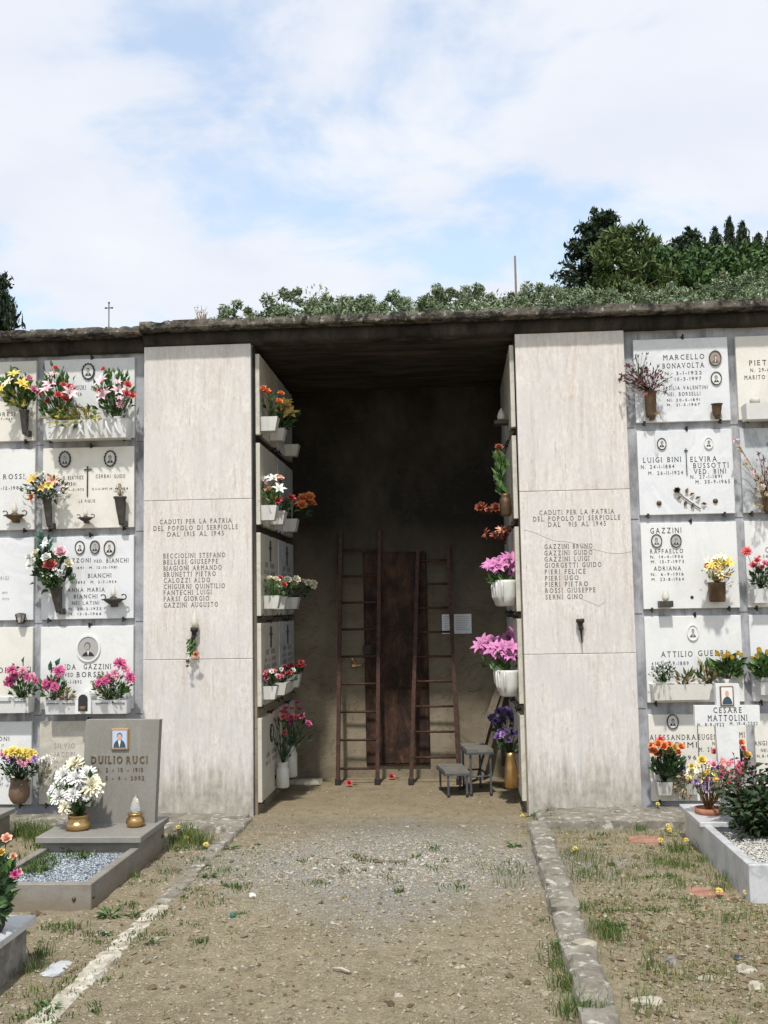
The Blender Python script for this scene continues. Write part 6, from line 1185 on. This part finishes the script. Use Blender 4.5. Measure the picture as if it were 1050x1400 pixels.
for px, py, w_, d_, lb in ((880, 1147, .20, .19, 'red terracotta tile sunk in soil near the right pillar'), (966, 1218, .20, .16, 'red terracotta tile sunk in soil near the marble grave')):
    c = gnd(px, py); z0_ = gheight(c.x, c.y); o = rough_box('terracotta_tile', c.x-w_/2, c.x+w_/2, c.y-d_/2, c.y+d_/2, z0_-.02, z0_+.013, 'tile_red', (8, 8, 1), .006, 18, seed=px, org=(c.x, c.y, z0_)); tag(o, lb, 'tile', 'terracotta tiles')
c = gnd(78, 1322); o = rough_box('marble_scrap', c.x-.05, c.x+.05, c.y-.09, c.y+.09, -.01, gheight(c.x, c.y)+.010, 'marble_grey', (3, 3, 1), .006, 12, seed=4, org=(c.x, c.y, 0)); tag(o, 'white marble scrap lying beside the lower left tomb', 'stone')
c = gnd(318, 1252); t = thing('bottle_cap', c, 'tiny green cap lying on the path', 'cap'); mb = MB(); zc = gheight(c.x, c.y); mb.lathe([(.012, -.004), (.014, .0), (.014, .018), (.008, .022)], (c.x, c.y, zc), 10); mb.build('body', 'cap_green', t)
P0 = gnd(455, 1327); P1 = gnd(478, 1332); mb = MB(); mb.tube([P0+Vector((0, 0, .01)), P0.lerp(P1, .5)+Vector((0, .008, .014)), P1+Vector((0, 0, .01))], [.006, .007, .004], 6); tag(mb.build('twig', 'pale_stone', org=P0), 'short pale twig lying on the path', 'twig')
c = gnd(534, 1178); mb = MB(); mb.box(c.x-.10, c.x+.10, c.y-.012, c.y+.012, gheight(c.x, c.y)-.004, gheight(c.x, c.y)+.008, 0, .003); tag(mb.build('iron_strip', 'wood_old', org=c), 'thin dark strip of wood set across the path', 'strip')
tf = []
for i in range(150):
    px, py = random.choice([(random.uniform(120, 340), random.uniform(1130, 1310)), (random.uniform(0, 150), random.uniform(1260, 1400)), (random.uniform(745, 960), random.uniform(1120, 1270)), (random.uniform(300, 740), random.uniform(1150, 1220))]); c = gnd(px, py)
    if not blocked(c.x, c.y): tf.append((px, py, random.randint(5, 22), random.uniform(.012, .035), random.uniform(.012, .05)))
blades('ground_weeds', tf, 'grass_blades', 'low green weeds spread over the bare ground', .0034, shift=-.02, cat='weeds')
# dead leaf litter
T = []
for i in range(2600):
    x = random.uniform(-1.9, 2.2); y = random.uniform(-4.3, 1.5)
    if blocked(x, y): continue
    a = random.uniform(0, 6.28); s_ = random.uniform(.005, .016); z_ = gheight(x, y)+.006; d = np.array((math.cos(a), math.sin(a), random.uniform(-.3, .3)))*s_; e = np.array((-math.sin(a), math.cos(a), random.uniform(-.3, .3)))*s_*.4; p = np.array((x, y, z_)); T.append((p-d, p+e, p+d, p-e))
tag(flatquads('leaf_litter', np.array(T), 'litter', kind='stuff'), 'dead leaf bits scattered on the ground', 'leaf litter')
# ================================================================== TREES BEYOND THE WALL
def leafcloud(C, rad, n, size, asp=.45, up=0.0, flat=1.0):
    """n leaf quads in balls of radius rad round the clump centres C"""
    C = np.asarray(C); k = NP.integers(0, len(C), n); d = NP.normal(0, 1, (n, 3)); d /= np.linalg.norm(d, axis=1)[:, None]; r_ = NP.random(n)**.45
    off = d*(r_*np.asarray(rad)[k])[:, None]; off[:, 2] *= flat; P = C[k]+off
    a = NP.normal(0, 1, (n, 3))+d*.8; a[:, 2] += up; a /= np.linalg.norm(a, axis=1)[:, None]; b_ = np.cross(a, NP.normal(0, 1, (n, 3))); b_ /= np.linalg.norm(b_, axis=1)[:, None]
    s_ = size*NP.uniform(.6, 1.3, n)[:, None]; a *= s_; b_ *= s_*asp
    return np.stack([P-a, P+b_, P+a, P-b_], 1)
def make_tree(kind, seed):
    rs = random.Random(seed); mb = MB(); C = []; rad = []
    if kind == 'olive':
        H = 3.85; P = [Vector((0, 0, -.3)), Vector((.08, .05, .5)), Vector((-.05, .1, 1.0)), Vector((.05, 0, 1.5))]; mb.tube(P, [.22, .17, .14, .11], 8)
        for i in range(9):
            a = rs.uniform(0, 6.28); b0 = Vector((0, 0, rs.uniform(.9, 1.5))); e = Vector((math.cos(a)*rs.uniform(.6, 1.35), math.sin(a)*rs.uniform(.6, 1.35), rs.uniform(1.7, 3.0))); mb.tube([b0, b0.lerp(e, .5)+Vector((0, 0, .2)), e], [.07, .045, .02], 5); C.append(e); rad.append(rs.uniform(.35, .6))
        for i in range(34):
            a = rs.uniform(0, 6.28); q = math.sqrt(rs.random())*1.45; C.append(Vector((q*math.cos(a), q*math.sin(a), 1.5+rs.random()*1.6*(1-.35*(q/1.45)**2)))); rad.append(rs.uniform(.22, .45))
        for i in range(14):
            a = rs.uniform(0, 6.28); q = rs.uniform(.2, 1.2); C.append(Vector((q*math.cos(a), q*math.sin(a), rs.uniform(2.9, 3.5)))); rad.append(rs.uniform(.10, .22))
        V = leafcloud(C, rad, 6500, .07, .3, .4); mat = 'leaf_olive'
    elif kind == 'cypress':
        H = 9.; mb.tube([(0, 0, -.5), (0, 0, 4), (.05, 0, 8.6)], [.3, .2, .04], 8)
        for i in range(80):
            z_ = rs.uniform(.8, 8.9); R_ = 1.55*(1-(z_/9.3)**2.2)*rs.uniform(.35, 1.12); a = rs.uniform(0, 6.28); C.append(Vector((R_*math.cos(a), R_*math.sin(a), z_+rs.uniform(0, .3)))); rad.append(rs.uniform(.28, .55))
        for i in range(8): C.append(Vector((rs.uniform(-.15, .15), rs.uniform(-.15, .15), 8.5+i*.13))); rad.append(.2)
        V = leafcloud(C, rad, 9000, .15, .4, 1.2, 1.5); mat = 'leaf_cypress'
    elif kind == 'cedar':          # broad ragged dark conifer with level sprays
        H = 8.; mb.tube([(0, 0, -.5), (.1, 0, 4), (.15, 0, 8)], [.35, .22, .05], 8)
        for i in range(90):
            z_ = 7.9*rs.random()**.8; R_ = 3.1*(1-(z_/8.9)**1.8)*rs.uniform(.45, 1.1); a = rs.uniform(0, 6.28); e = Vector((R_*math.cos(a), R_*math.sin(a), z_+.12*R_)); mb.tube([(0.1, 0, z_-.3), e], [.06, .02], 4)
            for q in (.25, .55, .8, 1.0): C.append(Vector((e.x*q, e.y*q, z_+.12*R_*q))); rad.append(rs.uniform(.38, .62))
        C.append(Vector((.15, 0, 7.9))); rad.append(.35); C.append(Vector((.2, 0, 8.3))); rad.append(.18)
        V = leafcloud(C, rad, 20000, .15, .4, .2, .6); mat = 'leaf_cypress'
    elif kind == 'pine':
        H = 7.; mb.tube([(0, 0, -.5), (.1, .1, 3), (.0, 0, 6.5)], [.3, .2, .05], 8)
        for i in range(58):
            z_ = rs.uniform(1.2, 6.9); R_ = 2.7*(1-(z_/8.0)**2.4)*rs.uniform(.4, 1.05); a = rs.uniform(0, 6.28); e = Vector((R_*math.cos(a), R_*math.sin(a), z_)); mb.tube([(0, 0, z_-.5), e], [.05, .02], 4); C.append(e); rad.append(rs.uniform(.4, .68))
        V = leafcloud(C, rad, 11000, .17, .28, .9, .8); mat = 'leaf_pine'
    else:
        H = 6.; mb.tube([(0, 0, -.5), (.1, .1, 2), (.0, 0, 4.5)], [.3, .22, .08], 8)
        for i in range(60):
            a = rs.uniform(0, 6.28); q = math.sqrt(rs.random())*2.8; z_ = 1.6+rs.random()*4.2*(1-.45*(q/2.8)**2); e = Vector((q*math.cos(a), q*math.sin(a), z_)); C.append(e); rad.append(rs.uniform(.4, .7))
            if i < 14: mb.tube([(0, 0, 2), e], [.08, .02], 4)
        V = leafcloud(C, rad, 9000, .15, .55, .2); mat = 'leaf_oak'
    tr = mb.build('trunk', 'bark'); me_t = tr.data; bpy.data.objects.remove(tr); cr_ = flatquads('crown', V, mat); me_c = cr_.data; bpy.data.objects.remove(cr_)
    return me_t, me_c, H
TREES = {}
def tree(kind, name, px, py_top, y, label, group, var=0, wide=1.0, hgt=None):
    """tree standing on the hill at depth y, whose top shows at (px, py_top)"""
    if (kind, var) not in TREES: TREES[(kind, var)] = make_tree(kind, 31+var*7+len(TREES))
    mt, mc, H = TREES[(kind, var)]; top = at(px, py_top, y); zb = hill(top.x, top.y); s_ = max(.4, (top.z-zb)/H)
    t = thing(name, (top.x, top.y, zb), label, 'tree', group); t.scale = (s_*wide if hgt is None else wide, s_*wide if hgt is None else wide, s_); t.rotation_euler.z = random.uniform(0, 6.28)
    for nm, me in (('trunk', mt), ('crown', mc)):
        o = bpy.data.objects.new(nm, me); col.objects.link(o); o.parent = t; ORG[o.name] = ORG[t.name]
    return t
ol = [(240, 434, 17), (318, 419, 18), (352, 414, 21), (392, 412, 18), (447, 384, 19), (480, 404, 23), (520, 405, 18), (560, 404, 22), (600, 389, 19), (655, 385, 18), (690, 400, 23), (735, 384, 19), (775, 386, 22), (815, 394, 18), (862, 396, 20), (905, 392, 18), (950, 396, 22), (985, 380, 19), (1030, 360, 18), (1062, 352, 21), (630, 404, 24), (845, 388, 25), (930, 386, 26)]
where = ['leftmost, low by the roof step', 'second from left, small', 'small, above left pillar edge', 'low, above left end of the niche', 'tallest left of centre with pointed top', 'just right of tallest left one', 'low, above middle of the niche', 'above iron door', 'with pointed tip right of centre', 'broad, left of the thin pole', 'behind, at foot of the thin pole', 'right of the thin pole', 'beside dark conifer foot', 'in front of dark conifer', 'in front of pine', 'pale, right of pine foot', 'behind, below far cypresses', 'left of concrete pole', 'large, right edge', 'cut off by right edge', 'small, far, right of centre', 'far, under the dark conifer', 'far, below oak trees']
ORD = 'leftmost|second|third|fourth|fifth|sixth|seventh|eighth|ninth|tenth|eleventh|twelfth|thirteenth|fourteenth|fifteenth|sixteenth|seventeenth|eighteenth'.split('|')
fl = [(335, 424, 23), (372, 416, 24), (420, 406, 24), (462, 402, 26), (500, 407, 26), (540, 406, 25), (582, 403, 25), (618, 401, 21), (668, 398, 26), (712, 398, 25), (755, 394, 26), (795, 391, 24), (835, 396, 21), (880, 393, 24), (918, 393, 21), (965, 391, 25), (1008, 384, 23), (1045, 376, 25)]
for i, (px, py, y) in enumerate(fl): tree('olive', 'olive_tree', px, py-5, y, 'grey green back-row olive above the roof, '+(ORD[i]+' from left' if i else 'leftmost of its row'), 'back row of olive trees', (i+1) % 4, 1.25)
for i, (px, py, y) in enumerate(ol): tree('olive', 'olive_tree', px, py, y, 'grey green olive tree above the roof, '+where[i], 'olive trees behind the wall', i % 4, 1.1)
for kd, nm, px, py, y, lb, var, wd in (('cedar', 'dark_conifer', 818, 297, 44, 'tall ragged dark conifer, highest tree on the hill', 0, .95), ('pine', 'pine_tree', 856, 312, 42, 'lighter green pine beside the tallest dark conifer', 0, 1.0), ('pine', 'pine_tree', 880, 330, 46, 'lower pine right of the lighter green pine', 1, 1.0),
    ('cedar', 'dark_conifer', 937, 320, 52, 'dark spiky conifer with ragged top, middle of the right hill', 1, .8), ('oak', 'oak_tree', 915, 338, 44, 'round green leafy tree between pine and spiky conifer', 0, .9), ('oak', 'oak_tree', 955, 333, 46, 'round green leafy tree below the spiky conifer', 1, .9), ('cypress', 'cypress_tree', 978, 323, 54, 'dark cypress left of the tallest thin cypress', 0, .8), ('cypress', 'cypress_tree', 996, 309, 56, 'tallest thin pointed cypress on right horizon', 1, .62), ('cypress', 'cypress_tree', 1015, 315, 53, 'blunt cypress right of the tallest thin one', 0, .75),
    ('oak', 'oak_tree', 1000, 333, 45, 'dark leafy tree below the cypresses', 1, 1.0), ('oak', 'oak_tree', 1040, 335, 47, 'leafy tree at right edge below the cypresses', 0, 1.0), ('cypress', 'cypress_tree', 1036, 328, 57, 'low cypress near right edge of horizon', 1, .9), ('cypress', 'cypress_tree', 1054, 326, 54, 'cypress cut off by right edge', 0, .9), ('oak', 'oak_tree', 895, 352, 48, 'dark leafy tree close behind the pines', 0, .8)):
    tree(kd, nm, px, py, y, lb, 'dark trees on the hill', var, wd)
# conifer at the left edge
tree('cedar', 'dark_conifer', -112, 200, 15, 'tall dark conifer at left edge with bare branch tips', None, 2, .85)
tree('cedar', 'dark_conifer', -14, 366, 12, 'lower ragged dark conifer at left edge just above the roof', None, 1, .6)
# thin pole, concrete pole, iron cross, bare sapling
def pole(name, px, py, y, r_, mat, label, cat):
    p = at(px, py, y); zb = hill(p.x, p.y)-.3; mb = MB(); mb.tube([(p.x, y, zb), (p.x, y, (zb+p.z)/2), (p.x, y, p.z)], [r_, r_*.85, r_*.7], 8); return tag(mb.build(name, mat, org=(p.x, y, zb)), label, cat), p
o, p = pole('utility_pole', 704, 350, 24, .045, 'wood_old', 'thin dark pole rising behind the roof right of centre', 'pole')
o, p = pole('utility_pole', 993, 372, 30, .05, 'pale_stone', 'short pale concrete pole among trees at right', 'pole')
c = at(149, 414, 1.4); t = thing('iron_cross', (c.x, 1.4, 3.74), 'thin iron cross rising above the roof at left', 'cross'); mb = MB(); mb.tube([(c.x, 1.4, 3.70), (c.x, 1.4, c.z)], .006, 6); mb.build('shaft', 'blue_steel', t); mb = MB(); zc = at(149, 421, 1.4).z; mb.tube([(c.x-.03, 1.4, zc), (c.x+.03, 1.4, zc)], .005, 6); mb.build('arm', 'blue_steel', t)
for dx, dz in ((-.03, 0), (.03, 0), (0, c.z-zc)):
    mb = MB(); mb.lathe([(.003, -.009), (.010, -.004), (.010, .004), (.003, .009)], (c.x+dx, 1.4, zc+dz), 8); mb.build('finial', 'blue_steel', t)
c = at(275, 440, 12); zb = hill(c.x, 12); t = thing('sapling', (c.x, 12, zb), 'small bare twiggy sapling above the roof at left', 'tree'); mb = MB(); rs = random.Random(2); tp = at(275, 412, 12); mb.tube([(c.x, 12, zb-.1), (c.x, 12, c.z)], [.04, .02], 6)
mb.build('trunk', 'bark', t); mb = MB()
for i in range(22):
    a = rs.uniform(-.9, .9); b0 = Vector((c.x, 12, c.z-rs.uniform(0, .25))); e = b0+Vector((math.sin(a)*rs.uniform(.1, .24), rs.uniform(-.1, .1), rs.uniform(.15, .42))); mb.tube([b0, b0.lerp(e, .5)+Vector((0, 0, .03)), e], [.010, .007, .003], 4)
    for j in range(3): q = b0.lerp(e, rs.uniform(.4, 1)); mb.leaf(q, (rs.uniform(-1, 1), rs.uniform(-1, 1), .6), .05, .02)
mb.build('crown', 'leaf_dry', t, rnd=True)
bpy.context.view_layer.update()
